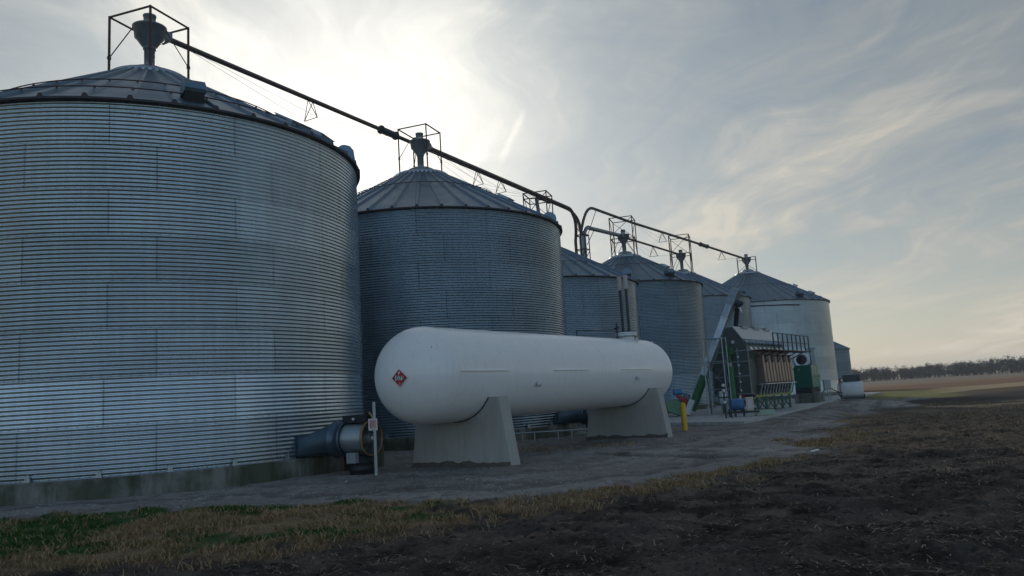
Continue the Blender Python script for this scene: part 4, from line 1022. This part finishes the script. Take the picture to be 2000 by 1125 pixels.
PADL = [(9.5, 33.6), (24.4, 60.8), (29.5, 69.5), (40, 88)]
def terrain(x, y):
    r = np.hypot(x, y); dG = sdist(x, y, GL)
    wob = (fbm(x, y, .45, 4, 3)-.5)*3.2*np.clip(r/14, .5, 2.0) + (fbm(x, y, 2.5, 3, 9)-.5)*1.5
    dg = dG+wob*.7
    # width of the grass verge: broad at left, a thin strip further right
    wv = np.interp(x, [-60, -10, -3.7, -2.2, -.2, 2, 4.7, 9, 60], [9, 8.0, 5.0, 3.6, 1.9, 1.1, .55, .8, 1.0])
    patch = smooth(.36, .50, fbm(x, y, .9, 4, 15)+np.interp(x, [-12, -4, -1, 4, 12], [.30, .14, .0, .01, -.07]))
    grass = smooth(0, .35, dg)*(1-smooth(wv*.75, wv*1.15+.6, dg+(fbm(x, y, 1.4, 3, 16)-.5)*1.6))*patch
    soil = np.maximum(smooth(wv*.9, wv*1.1+.5, dg), (1-patch)*smooth(0, .5, dg))
    gravel = 1-smooth(-.1, 1.3, dg+(fbm(x, y, 3.1, 3, 17)-.5)*1.2)
    dP = sdist(x, y, PADL)
    low = smooth(.3, 3.4, dP)*smooth(33, 39, y)*(1-smooth(72, 100, y))
    h = -.42*low
    h = h+.55*np.exp(-(((x-23.2)/2.0)**2+((y-51.5)/3.0)**2))*(1+.4*(fbm(x, y, .8, 3, 8)-.5))+.35*np.exp(-(((x-30.5)/2.2)**2+((y-64.5)/3.0)**2))
    mnd = np.maximum(np.exp(-(((x-23.2)/2.0)**2+((y-51.5)/3.0)**2)), np.exp(-(((x-30.5)/2.2)**2+((y-64.5)/3.0)**2)))
    mnd = smooth(.15, .4, mnd); gravel = np.maximum(gravel, mnd); soil = soil*(1-mnd); grass = grass*(1-mnd)
    near = np.clip(22/np.maximum(r, 1), 0, 1)
    cl = fbm(x, y, 1.3, 3, 21); cl2 = fbm(x*1.0, y*1.0, 6.5, 3, 31); cl3 = vnoise(x*17, y*17, 41)
    h = h+soil*((cl-.5)*.20+(np.abs(cl2-.5)*-.16+.02)+(cl3-.5)*.03)*np.clip(near+.15, 0, 1)
    h = h+gravel*((fbm(x, y, .5, 3, 51)-.5)*.10+(fbm(x, y, 9, 2, 61)-.5)*.014)
    # wheel rut and washed ledge in the yard
    rut = sdist(x, y, [(2.1, 22.6), (3.0, 20.9), (4.1, 19.5), (5.4, 18.9)])
    h = h-.06*np.exp(-(rut/.24)**2)*gravel+.03*np.exp(-((rut+.5)/.3)**2)*gravel
    h = h-.022*gravel*smooth(.80, 1.0, np.abs(np.sin(dg*1.45+fbm(x, y, .35, 4, 101)*2)))
    h = h+grass*((fbm(x, y, 1.6, 3, 71)-.45)*.16)
    far = smooth(60, 120, r)
    h = h*(1-far)
    return h, grass, soil, gravel, dg, dP, low
def lerp(a, b, t): return a+(b-a)*t[..., None]
def ground_color(x, y, grass, soil, gravel, dg, low):
    r = np.hypot(x, y); c = lambda *v: np.array(v)
    n1 = fbm(x, y, .35, 4, 101); n2 = fbm(x, y, 2.2, 4, 111); n3 = fbm(x, y, 11, 2, 121)
    O = np.ones(x.shape)
    gcol = lerp(c(.195, .182, .168)*O[..., None], c(.315, .300, .282), smooth(.35, .68, n1*.5+n2*.5))
    gcol = lerp(gcol, c(.060, .048, .038), smooth(.52, .74, n2)*.6)
    gcol = lerp(gcol, c(.30, .30, .30), smooth(.62, .9, n3)*.35)
    # tracks along the yard, parallel to its edge
    tr = np.abs(np.sin(dg*1.45+n1*2)); gcol = lerp(gcol, c(.09, .082, .075), smooth(.78, 1.0, tr)*.65*smooth(-9, -1, dg))
    rt_ = sdist(x, y, [(2.1, 22.6), (3.0, 20.9), (4.1, 19.5), (5.4, 18.9)]); gcol = lerp(gcol, c(.028, .023, .019), np.exp(-((rt_+.1+(n2-.5)*.5)/.16)**2)*.6)
    scol = lerp(c(.009, .0078, .0072)*O[..., None], c(.046, .036, .029), smooth(.3, .75, n2*.6+n3*.4))
    scol = lerp(scol, c(.075, .066, .060), smooth(.55, .75, fbm(x, y, .7, 4, 105))*.6)
    edge = soil*(1-smooth(3.0, 8.5, dg+(n1-.5)*6))
    scol = lerp(scol, c(.150, .112, .088), edge*smooth(.40, .66, n2*.6+n1*.4)*.8)
    scol = lerp(scol, c(.22, .155, .085), smooth(.50, .70, fbm(x, y, .20, 4, 131)+.10*np.exp(-((dg-5)/5)**2))*smooth(.36, .66, n3*.5+n2*.5)*.55*smooth(12, 24, r))
    # brown residue gets denser with distance, then the far fields in bands
    scol = lerp(scol, c(.070, .052, .036), smooth(18, 55, r)*.55)
    green = lerp(c(.020, .055, .012)*O[..., None], c(.038, .085, .016), n3)
    dead = lerp(c(.15, .100, .052)*O[..., None], c(.27, .19, .11), n3)
    gm = smooth(.40, .56, fbm(x, y, .55, 4, 141)+.10*smooth(0, 3, dg)*0+np.interp(x, [-12, -4, 0, 3], [-.02, .02, .09, .30]))
    grc = lerp(green, dead, gm)
    out = gcol*gravel[..., None]+(1-gravel[..., None])*scol
    out = lerp(out, grc, grass)
    # far bands, parallel to the far crop rows
    bx = y*.91-x*.41+(n1-.5)*2.5; notg = smooth(20, 26, x)
    out = lerp(out, c(.052, .042, .034), smooth(24, 30, bx)*notg*(1-gravel))
    out = lerp(out, c(.27, .20, .115), smooth(29.5, 31, bx+(n2-.5)*2)*(1-smooth(33.5, 35, bx+(n2-.5)*2))*smooth(.52, .64, fbm(x, y, .13, 3, 151))*notg*(1-gravel))
    out = lerp(out, c(.028, .024, .024), smooth(36, 39, bx)*(1-smooth(43, 46, bx))*notg*(1-gravel))
    out = lerp(out, c(.105, .068, .040), smooth(44, 48, bx))
    out = lerp(out, c(.38, .285, .155), smooth(51.5, 53, bx))
    out = lerp(out, c(.21, .115, .062), smooth(60, 63, bx))
    out = lerp(lerp(out, c(.28, .175, .10), smooth(80, 104, bx)*.7), c(.23, .175, .125), smooth(108, 116, bx))
    gz = smooth(44, 46, bx)*(1-smooth(59, 62, bx))*(1-smooth(41, 45, x-(y-82)*.4))*smooth(28, 30, x)
    out = lerp(out, lerp(c(.15, .155, .045)*O[..., None], c(.27, .235, .085), n2), gz)
    return np.clip(out, 0, 1), gm
def ground_material():
    m, q, b = newmat('ground')
    at_ = q.n.new('ShaderNodeAttribute'); at_.attribute_name = 'tone'
    co = q.n.new('ShaderNodeTexCoord').outputs['Object']
    n = q.noise(co, 26, 5, .65); n2 = q.noise(co, 5, 6, .65); st = q.vor(co, 34)
    f = q.math('MULTIPLY', q.maprange(n, .25, .75, .55, 1.45), q.maprange(n2, .3, .7, .8, 1.2))
    c = q.vm('MULTIPLY', at_.outputs['Color'], q.comb(f, f, f))
    q._in(b.inputs['Base Color'], c); b.inputs['Roughness'].default_value = .95; b.inputs['Specular IOR Level'].default_value = .25
    q._in(b.inputs['Normal'], q.bump(q.math('ADD', q.math('MULTIPLY', n, 1.0), q.math('MULTIPLY', st.outputs['Distance'], .5)), .7, .03))
    return m
gmat = ground_material()
def fan_mesh(a0, a1, na, r0, r1, nr):
    aa = np.linspace(a0, a1, na); rr = r0*(r1/r0)**np.linspace(0, 1, nr)
    A_, Rr = np.meshgrid(aa, rr); x = Rr*np.sin(A_); y = Rr*np.cos(A_)
    return x, y
def add_tone(me, col):
    ca = me.color_attributes.new('tone', 'FLOAT_COLOR', 'POINT'); d_ = np.ones((len(col), 4), np.float32); d_[:, :3] = col; ca.data.foreach_set('color', d_.ravel())
x, y = fan_mesh(R_(-47), R_(47), 900, 4.6, 1500, 720)
h, grass, soil, gravel, dg, dP, low = terrain(x, y)
col, gm = ground_color(x, y, grass, soil, gravel, dg, low)
nr, na = x.shape
V = np.stack([x, y, h], -1).reshape(-1, 3)
i = np.arange(nr-1)[:, None]*na; j = np.arange(na-1)[None]
F = np.stack([i+j, i+j+1, i+na+j+1, i+na+j], -1).reshape(-1, 4)
r = np.hypot(x, y)
zone = np.where(gravel > .5, 0, np.where(grass > .5, 1, 2)); zone = np.where(r > 75, 3, zone)
zf = zone[:-1, :-1].reshape(-1)
for zi, nm in enumerate(('gravel_yard', 'grass_verge', 'tilled_field', 'far_fields')):
    Fz = F[zf == zi]; used, inv = np.unique(Fz, return_inverse=True)
    me = np_mesh(nm, V[used], inv.reshape(-1, 4)); add_tone(me, col.reshape(-1, 3)[used])
    o = bpy.data.objects.new(nm, me); C.objects.link(o); me.materials.append(gmat); o['kind'] = 'structure'
# the rest of the land, around and behind the viewpoint
x2, y2 = fan_mesh(R_(47), R_(313), 120, 4.6, 1500, 90); h2, g2, s2, gr2, dg2, dP2, lo2 = terrain(x2, y2)
col2, _ = ground_color(x2, y2, g2, s2, gr2, dg2, lo2); h2[:, 0] = h2[:, -1] = -.02
V2 = np.stack([x2, y2, np.minimum(h2, .0)*.3-.02], -1).reshape(-1, 3); V2 = np.vstack([V2, [[0, 0, -.02]]])
i = np.arange(89)[:, None]*120; j = np.arange(119)[None]; F2 = np.stack([i+j, i+j+1, i+120+j+1, i+120+j], -1).reshape(-1, 4)
me = np_mesh('ground', V2, F2); add_tone(me, np.vstack([col2.reshape(-1, 3), [[.03, .027, .025]]])); o = bpy.data.objects.new('ground', me); C.objects.link(o); me.materials.append(gmat); o['kind'] = 'structure'
x3, y3 = fan_mesh(R_(-180), R_(180), 97, .05, 4.62, 20); V3 = np.stack([x3, y3, x3*0-.05], -1).reshape(-1, 3)
i = np.arange(19)[:, None]*97; j = np.arange(96)[None]; F3 = np.stack([i+j, i+j+1, i+97+j+1, i+97+j], -1).reshape(-1, 4)
me = np_mesh('soil_underfoot', V3, F3); add_tone(me, np.tile([[.03, .027, .025]], (len(V3), 1))); o = bpy.data.objects.new('soil', me); C.objects.link(o); me.materials.append(gmat); o['kind'] = 'structure'
# concrete pad
m = MB(); poly = [(5.9, 38.2), (9.5, 33.9), (24.4, 60.8), (30.0, 70.0), (36.5, 80), (28, 90), (-2, 52)]
m.prism([Vector((a, b, -.6)) for a, b in poly], Vector((0, 0, .6+PADZ))); o = m.build('concrete_pad', conc_pad, None, (15, 50, 0), bevel=.02); o['kind'] = 'structure'

# ------------------------------------------------------------------ vegetation and residue scattered on the ground
def hts(px_, py_): return terrain(px_, py_)
def blades(name, P, hgt, width, lean, cols, mat, rg):
    """P: n x 3 roots; each blade is two bent quads"""
    n = len(P); az = rg.random(n)*2*np.pi; wv = np.stack([np.cos(az), np.sin(az), np.zeros(n)], -1)*width[:, None]/2
    la = rg.random(n)*2*np.pi; lv = np.stack([np.cos(la), np.sin(la), np.zeros(n)], -1)*(hgt*lean)[:, None]; up = np.zeros((n, 3)); up[:, 2] = hgt
    V = np.stack([P-wv, P+wv, P+wv*.7+up*.55+lv*.35, P-wv*.7+up*.55+lv*.35, P+up*(1-.25*lean[:, None])+lv], 1)
    b = np.arange(n)[:, None]*5
    F = np.concatenate([b+np.array([[0, 1, 2]]), b+np.array([[0, 2, 3]]), b+np.array([[3, 2, 4]])], 0)
    me = np_mesh(name, V.reshape(-1, 3), F, False); add_tone(me, np.repeat(cols, 5, 0)); me.materials.append(mat)
    o = bpy.data.objects.new(name, me); C.objects.link(o); return o
def blade_mat():
    m, q, b = newmat('grass_blades'); at_ = q.n.new('ShaderNodeAttribute'); at_.attribute_name = 'tone'
    q.l.new(at_.outputs['Color'], b.inputs['Base Color']); b.inputs['Roughness'].default_value = .8; b.inputs['Specular IOR Level'].default_value = .2
    b.inputs['Transmission Weight'].default_value = 0
    return m
bmat = blade_mat(); rg = np.random.default_rng(11)
def sample(n, r0, r1, a0=-40, a1=40, p=.5):
    rr = r0+(r1-r0)*rg.random(n)**p; aa = R_(a0)+(R_(a1)-R_(a0))*rg.random(n); return rr*np.sin(aa), rr*np.cos(aa)
# verge grass, green and dead
gx, gy = sample(420000, 5.5, 32, -40, 30, .8); H_, g_, s_, gr_, dg_, dP_, lo_ = terrain(gx, gy)
_, gmv = ground_color(gx, gy, g_, s_, gr_, dg_, lo_)
tuft = fbm(gx, gy, 2.6, 3, 171); keep = (rg.random(len(gx)) < g_*smooth(.34, .6, tuft)*1.15)
gx, gy, H_, gmv, tuft = gx[keep], gy[keep], H_[keep], gmv[keep], tuft[keep]
isdead = rg.random(len(gx)) < .12+.86*gmv
for nm, sel, ca, cb, hh in (('green_grass', ~isdead, (.018, .068, .010), (.045, .115, .018), (.03, .075)), ('dead_grass', isdead, (.15, .100, .050), (.42, .30, .165), (.04, .125))):
    k = sel.sum(); P = np.stack([gx[sel], gy[sel], H_[sel]-.01], -1); hg = (hh[0]+(hh[1]-hh[0])*rg.random(k))*(.5+tuft[sel])
    t = rg.random((k, 1)); cols = np.array(ca)*(1-t)+np.array(cb)*t
    o = blades(nm, P, hg, .007+.006*rg.random(k)+.0005*np.hypot(gx[sel], gy[sel]), .3+rg.random(k)*(1.1 if nm == 'dead_grass' else .6), cols, bmat, rg)
    o['kind'] = 'stuff'; o['label'] = 'short green grass patches along the gravel edge' if nm == 'green_grass' else 'pale dead grass tufts along the gravel edge'; o['category'] = 'grass'
# weeds in the yard behind the tank and sparse dead tufts in the field
gx, gy = sample(150000, 8, 62, -12, 40, .8); H_, g_, s_, gr_, dg_, dP_, lo_ = terrain(gx, gy)
mk = fbm(gx, gy, .38, 4, 181); tuft = fbm(gx, gy, 1.9, 3, 191)
fld = s_*smooth(.50, .68, mk)*smooth(.44, .62, tuft)*.5*smooth(11, 22, np.hypot(gx, gy))+.9*np.exp(-((gx-1)/3.2)**2-((gy-25.6)/.8)**2)*smooth(.3, .6, tuft)
onpad = (sdist(gx, gy, PADL) < .4) & (gy > 33)
keep = (rg.random(len(gx)) < fld) & ~onpad; gx, gy, H_ = gx[keep], gy[keep], H_[keep]; k = len(gx); t = rg.random((k, 1))
o = blades('field_weeds', np.stack([gx, gy, H_-.01], -1), .05+.11*rg.random(k), .008+.0007*np.hypot(gx, gy), .4+rg.random(k)*.8, np.array((.19, .12, .055))*(1-t)+np.array((.40, .28, .14))*t, bmat, rg)
tag(o, 'sparse dry weeds scattered over the dark field', 'weeds', kind='stuff')
# straw and stalk residue lying on the tilled soil
gx, gy = sample(150000, 5, 40, -38, 40, .75); H_, g_, s_, gr_, dg_, dP_, lo_ = terrain(gx, gy)
keep = rg.random(len(gx)) < s_*(.25+.75*smooth(.45, .7, fbm(gx, gy, .8, 3, 201))); gx, gy, H_ = gx[keep], gy[keep], H_[keep]; k = len(gx)
az = rg.random(k)*2*np.pi; ln = (.03+.13*rg.random(k)**2.2); tl = (rg.random(k)-.35)*.5
dv = np.stack([np.cos(az)*np.cos(tl), np.sin(az)*np.cos(tl), np.sin(tl)], -1)*ln[:, None]; wv = np.stack([-np.sin(az), np.cos(az), np.zeros(k)], -1)*(.0028+.00030*np.hypot(gx, gy))[:, None]
P = np.stack([gx, gy, H_+.012], -1); bend = np.zeros((k, 3)); bend[:, 2] = ln*.12*rg.random(k)
V = np.stack([P-dv/2-wv, P-dv/2+wv, P+wv+bend, P-wv+bend, P+dv/2+wv*.6, P+dv/2-wv*.6], 1); b_ = np.arange(k)[:, None]*6
F = np.concatenate([b_+np.array([[0, 1, 2, 3]]), b_+np.array([[3, 2, 4, 5]])], 0); me = np_mesh('straw', V.reshape(-1, 3), F, False); t = rg.random((k, 1))**2.6
add_tone(me, np.repeat(np.array((.06, .045, .035))*(1-t)+np.array((.36, .29, .22))*t, 6, 0)); me.materials.append(bmat); o = bpy.data.objects.new('straw_residue', me); C.objects.link(o)
tag(o, 'pale chopped straw lying on the dark tilled soil', 'straw', kind='stuff')
# clods and gravel stones
ico = bmesh.new(); bmesh.ops.create_icosphere(ico, subdivisions=1, radius=1); iv = np.array([v.co[:] for v in ico.verts]); if_ = np.array([[v.index for v in f.verts] for f in ico.faces]); ico.free()
def stones(name, gx, gy, gz, size, ca, cb, label, cat, flat=.6):
    k = len(gx); jit = 1+(rg.random((k, len(iv), 1))-.5)*.7; sc3 = np.stack([.7+.6*rg.random(k), .7+.6*rg.random(k), flat*(.6+.6*rg.random(k))], -1)[:, None]*size[:, None, None]
    V = iv[None]*jit*sc3+np.stack([gx, gy, gz], -1)[:, None]; F = (np.arange(k)[:, None, None]*len(iv)+if_[None]).reshape(-1, 3)
    me = np_mesh(name, V.reshape(-1, 3), F, False); t = rg.random((k, 1)); add_tone(me, np.repeat(np.array(ca)*(1-t)+np.array(cb)*t, len(iv), 0)); me.materials.append(bmat)
    o = bpy.data.objects.new(name, me); C.objects.link(o); tag(o, label, cat, kind='stuff')
gx, gy = sample(30000, 5, 34, -38, 40, .8); H_, g_, s_, gr_, dg_, dP_, lo_ = terrain(gx, gy); keep = rg.random(len(gx)) < s_*.8; gx, gy, H_ = gx[keep], gy[keep], H_[keep]
stones('soil_clods', gx, gy, H_-.004, .007+.028*rg.random(len(gx))**3, (.022, .018, .015), (.06, .048, .040), 'dark soil clods on the tilled field', 'soil clods', .7)
gx, gy = sample(60000, 12, 40, -38, 24, .9); H_, g_, s_, gr_, dg_, dP_, lo_ = terrain(gx, gy)
dens = gr_*(.12+.88*smooth(.52, .70, fbm(gx, gy, .9, 3, 211)))
for kk, (cx_, cy_, R__) in {k: (*v['c'], v['R']) for k, v in BINS.items()}.items(): dens = dens*(np.hypot(gx-cx_, gy-cy_) > R__+.25)
dens = dens*~((sdist(gx, gy, PADL) < .5) & (gy > 33.5)); keep = rg.random(len(gx)) < dens; gx, gy, H_ = gx[keep], gy[keep], H_[keep]
stones('gravel_stones', gx, gy, H_, .006+.020*rg.random(len(gx))**2, (.14, .14, .135), (.42, .42, .41), 'loose pale gravel scattered over the yard', 'gravel')

# ------------------------------------------------------------------ trees
bark = simple('bark', (.060, .052, .046), .9, 0, .3, 2)
twig_a = simple('bare_twigs', (.085, .078, .075), .9, 0, .35, .4)  # slightly greyed, so the colour carries some of the distance haze
twig_b = simple('brown_leaves', (.09, .078, .058), .9, 0, .4, .4)
def tree_geo(rg, base, hgt, spread, ntw, dens=1.0, low=.25):
    tr = MB(); P0 = Vector(base); bend = Vector((rg.normal(0, .04), rg.normal(0, .04), 1))
    topp = P0+bend*hgt*.62; tr.tube([P0-Vector((0, 0, .3)), P0.lerp(topp, .5), topp], [hgt*.022+.05, hgt*.017, hgt*.008], 6)
    ends = []
    for k in range(11):
        f = low+(.95-low)*rg.random(); s = P0.lerp(topp, f); a = rg.random()*6.28; el = .5+.6*rg.random(); L = spread*(.55+.5*rg.random())*(1-.35*f)
        e = s+Vector((math.cos(a)*math.cos(el), math.sin(a)*math.cos(el), math.sin(el)))*L; mid = s.lerp(e, .5)+Vector((0, 0, L*.06)); tr.tube([s, mid, e], [hgt*.008+.02, hgt*.005+.015, .015], 5); ends.append((mid, L*.5)); ends.append((e, L*.55))
        for _ in range(2):
            a2 = a+rg.normal(0, .7); e2_ = mid+Vector((math.cos(a2), math.sin(a2), .8+rg.random()*.5)).normalized()*L*.6; tr.tube([mid, e2_], [.03+hgt*.003, .012], 4); ends.append((e2_, L*.4))
    n = ntw; idx = rg.integers(0, len(ends), n); cen = np.array([ends[i][0][:] for i in idx]); rad = np.array([ends[i][1] for i in idx])
    dirs = rg.normal(0, 1, (n, 3)); dirs /= np.linalg.norm(dirs, axis=1)[:, None]; p = cen+dirs*(rad*rg.random(n)**.6)[:, None]; p[:, 2] = np.maximum(p[:, 2], base[2]+.3)
    u = dirs+rg.normal(0, .5, (n, 3)); u[:, 2] += .5; u /= np.linalg.norm(u, axis=1)[:, None]; v = np.cross(u, rg.normal(0, 1, (n, 3))); v /= np.linalg.norm(v, axis=1)[:, None]
    l = (.35+.6*rg.random(n))[:, None]*hgt*.05; wd = (.06+.12*rg.random(n))[:, None]*dens
    V = np.stack([p-u*l-v*wd, p-u*l*.2+v*wd, p+u*l, ], 1); return tr, V
rt = np.random.default_rng(77)
# the far wood: crowns merging into one band, several distances deep
Vs = []; trunks = MB()
for k in range(420):
    az = R_(rt.uniform(20, 44)); dist = rt.uniform(330, 400); cx_, cy_ = dist*math.sin(az), dist*math.cos(az)
    hg = rt.uniform(3.0, 5.6)+1.0*smooth(28, 36, np.array(math.degrees(az)))+1.0*max(0, math.sin(az*23))*rt.random()
    if k > 270: hg = 1.6+1.6*rt.random()
    t_, V_ = tree_geo(rt, (cx_, cy_, 0), float(hg), float(hg)*.72, 620, 1.1, .02); Vs.append(V_); b0 = len(trunks.v); trunks.v += t_.v; trunks.f += [[b0+q_ for q_ in f] for f in t_.f]; trunks.mi += t_.mi; trunks.sm += t_.sm
VV = np.concatenate(Vs).reshape(-1, 3); nb = len(trunks.v); allV = np.vstack([np.array(trunks.v), VV])
me = bpy.data.meshes.new('far_wood'); fl = trunks.f+[[nb+3*i_, nb+3*i_+1, nb+3*i_+2] for i_ in range(len(VV)//3)]; me.from_pydata(allV.tolist(), [], fl)
mi = np.concatenate([np.zeros(len(trunks.f), np.int32), 1+(np.arange(len(VV)//3)//700 % 2).astype(np.int32)]); me.polygons.foreach_set('material_index', mi)
for m_ in (bark, twig_a, twig_b): me.materials.append(m_)
o = bpy.data.objects.new('far_wood', me); C.objects.link(o); tag(o, 'long low wood of bare trees along the horizon', 'wood', kind='stuff')
for i_, (u, vt, vb, dist, lab, ntw, dn) in enumerate([(1809, 711, 737, 318, 'dark spiky bare tree standing up alone from the middle of the far wood', 420, .9), (1706, 717, 740, 320, 'low rounded tree near the left end of the far wood, next to the fuel tank', 420, 1.5), (1868, 712, 735, 318, 'pale feathery tree left of the pair of tall round crowns', 500, 1.1), (1902, 710, 734, 320, 'broad flat-topped tree between the pale one and the pair of tall round crowns', 560, 1.3), (1949, 701, 732, 316, 'tall round bare crown, left one of the two tallest in the far wood', 800, 1.3), (1978, 701, 731, 316, 'tall round bare crown, right one of the two tallest in the far wood', 800, 1.3)]):
    p = at(u, vt, dist); root = thing('bare_tree', (p.x, p.y, 0), lab, 'tree', 'bare trees standing out of the far wood'); hg = p.z
    t_, V_ = tree_geo(np.random.default_rng(300+i_), (p.x, p.y, 0), hg*1.02, hg*.52, ntw*2, dn*1.1, .25); t_.build('trunk', bark, root)
    me = np_mesh('crown', V_.reshape(-1, 3), np.arange(len(V_)*3).reshape(-1, 3), False); link_mesh('crown', me, twig_a, root)

# small white scrap in the field edge
g = gnd(1592, 884); MB().box((g.x, g.y, .05), (.22, .07, .03), (Vector((.9, .4, .1)).normalized(), Vector((-.4, .9, 0)).normalized(), Vector((0, 0, 1)))).build('scrap', white_dec, None, (g.x, g.y, 0), bevel=.008)
tag(bpy.data.objects['scrap'], 'small white scrap lying on the bare ground at the field edge', 'scrap')

# ------------------------------------------------------------------ haze in the air over the fields
hm = bpy.data.materials.new('haze'); hm.use_nodes = True; hm.node_tree.nodes.clear(); hq = NT(hm.node_tree)
pv = hq.n.new('ShaderNodeVolumePrincipled'); pv.inputs['Color'].default_value = (.80, .90, 1.0, 1); pv.inputs['Density'].default_value = .0004; pv.inputs['Anisotropy'].default_value = .3
ho = hq.n.new('ShaderNodeOutputMaterial'); hq.l.new(pv.outputs[0], ho.inputs['Volume'])
o = MB().box((0, 0, 11), (3300, 3300, 25)).build('haze', hm); o['kind'] = 'stuff'; o['label'] = 'thin grey haze over the fields'
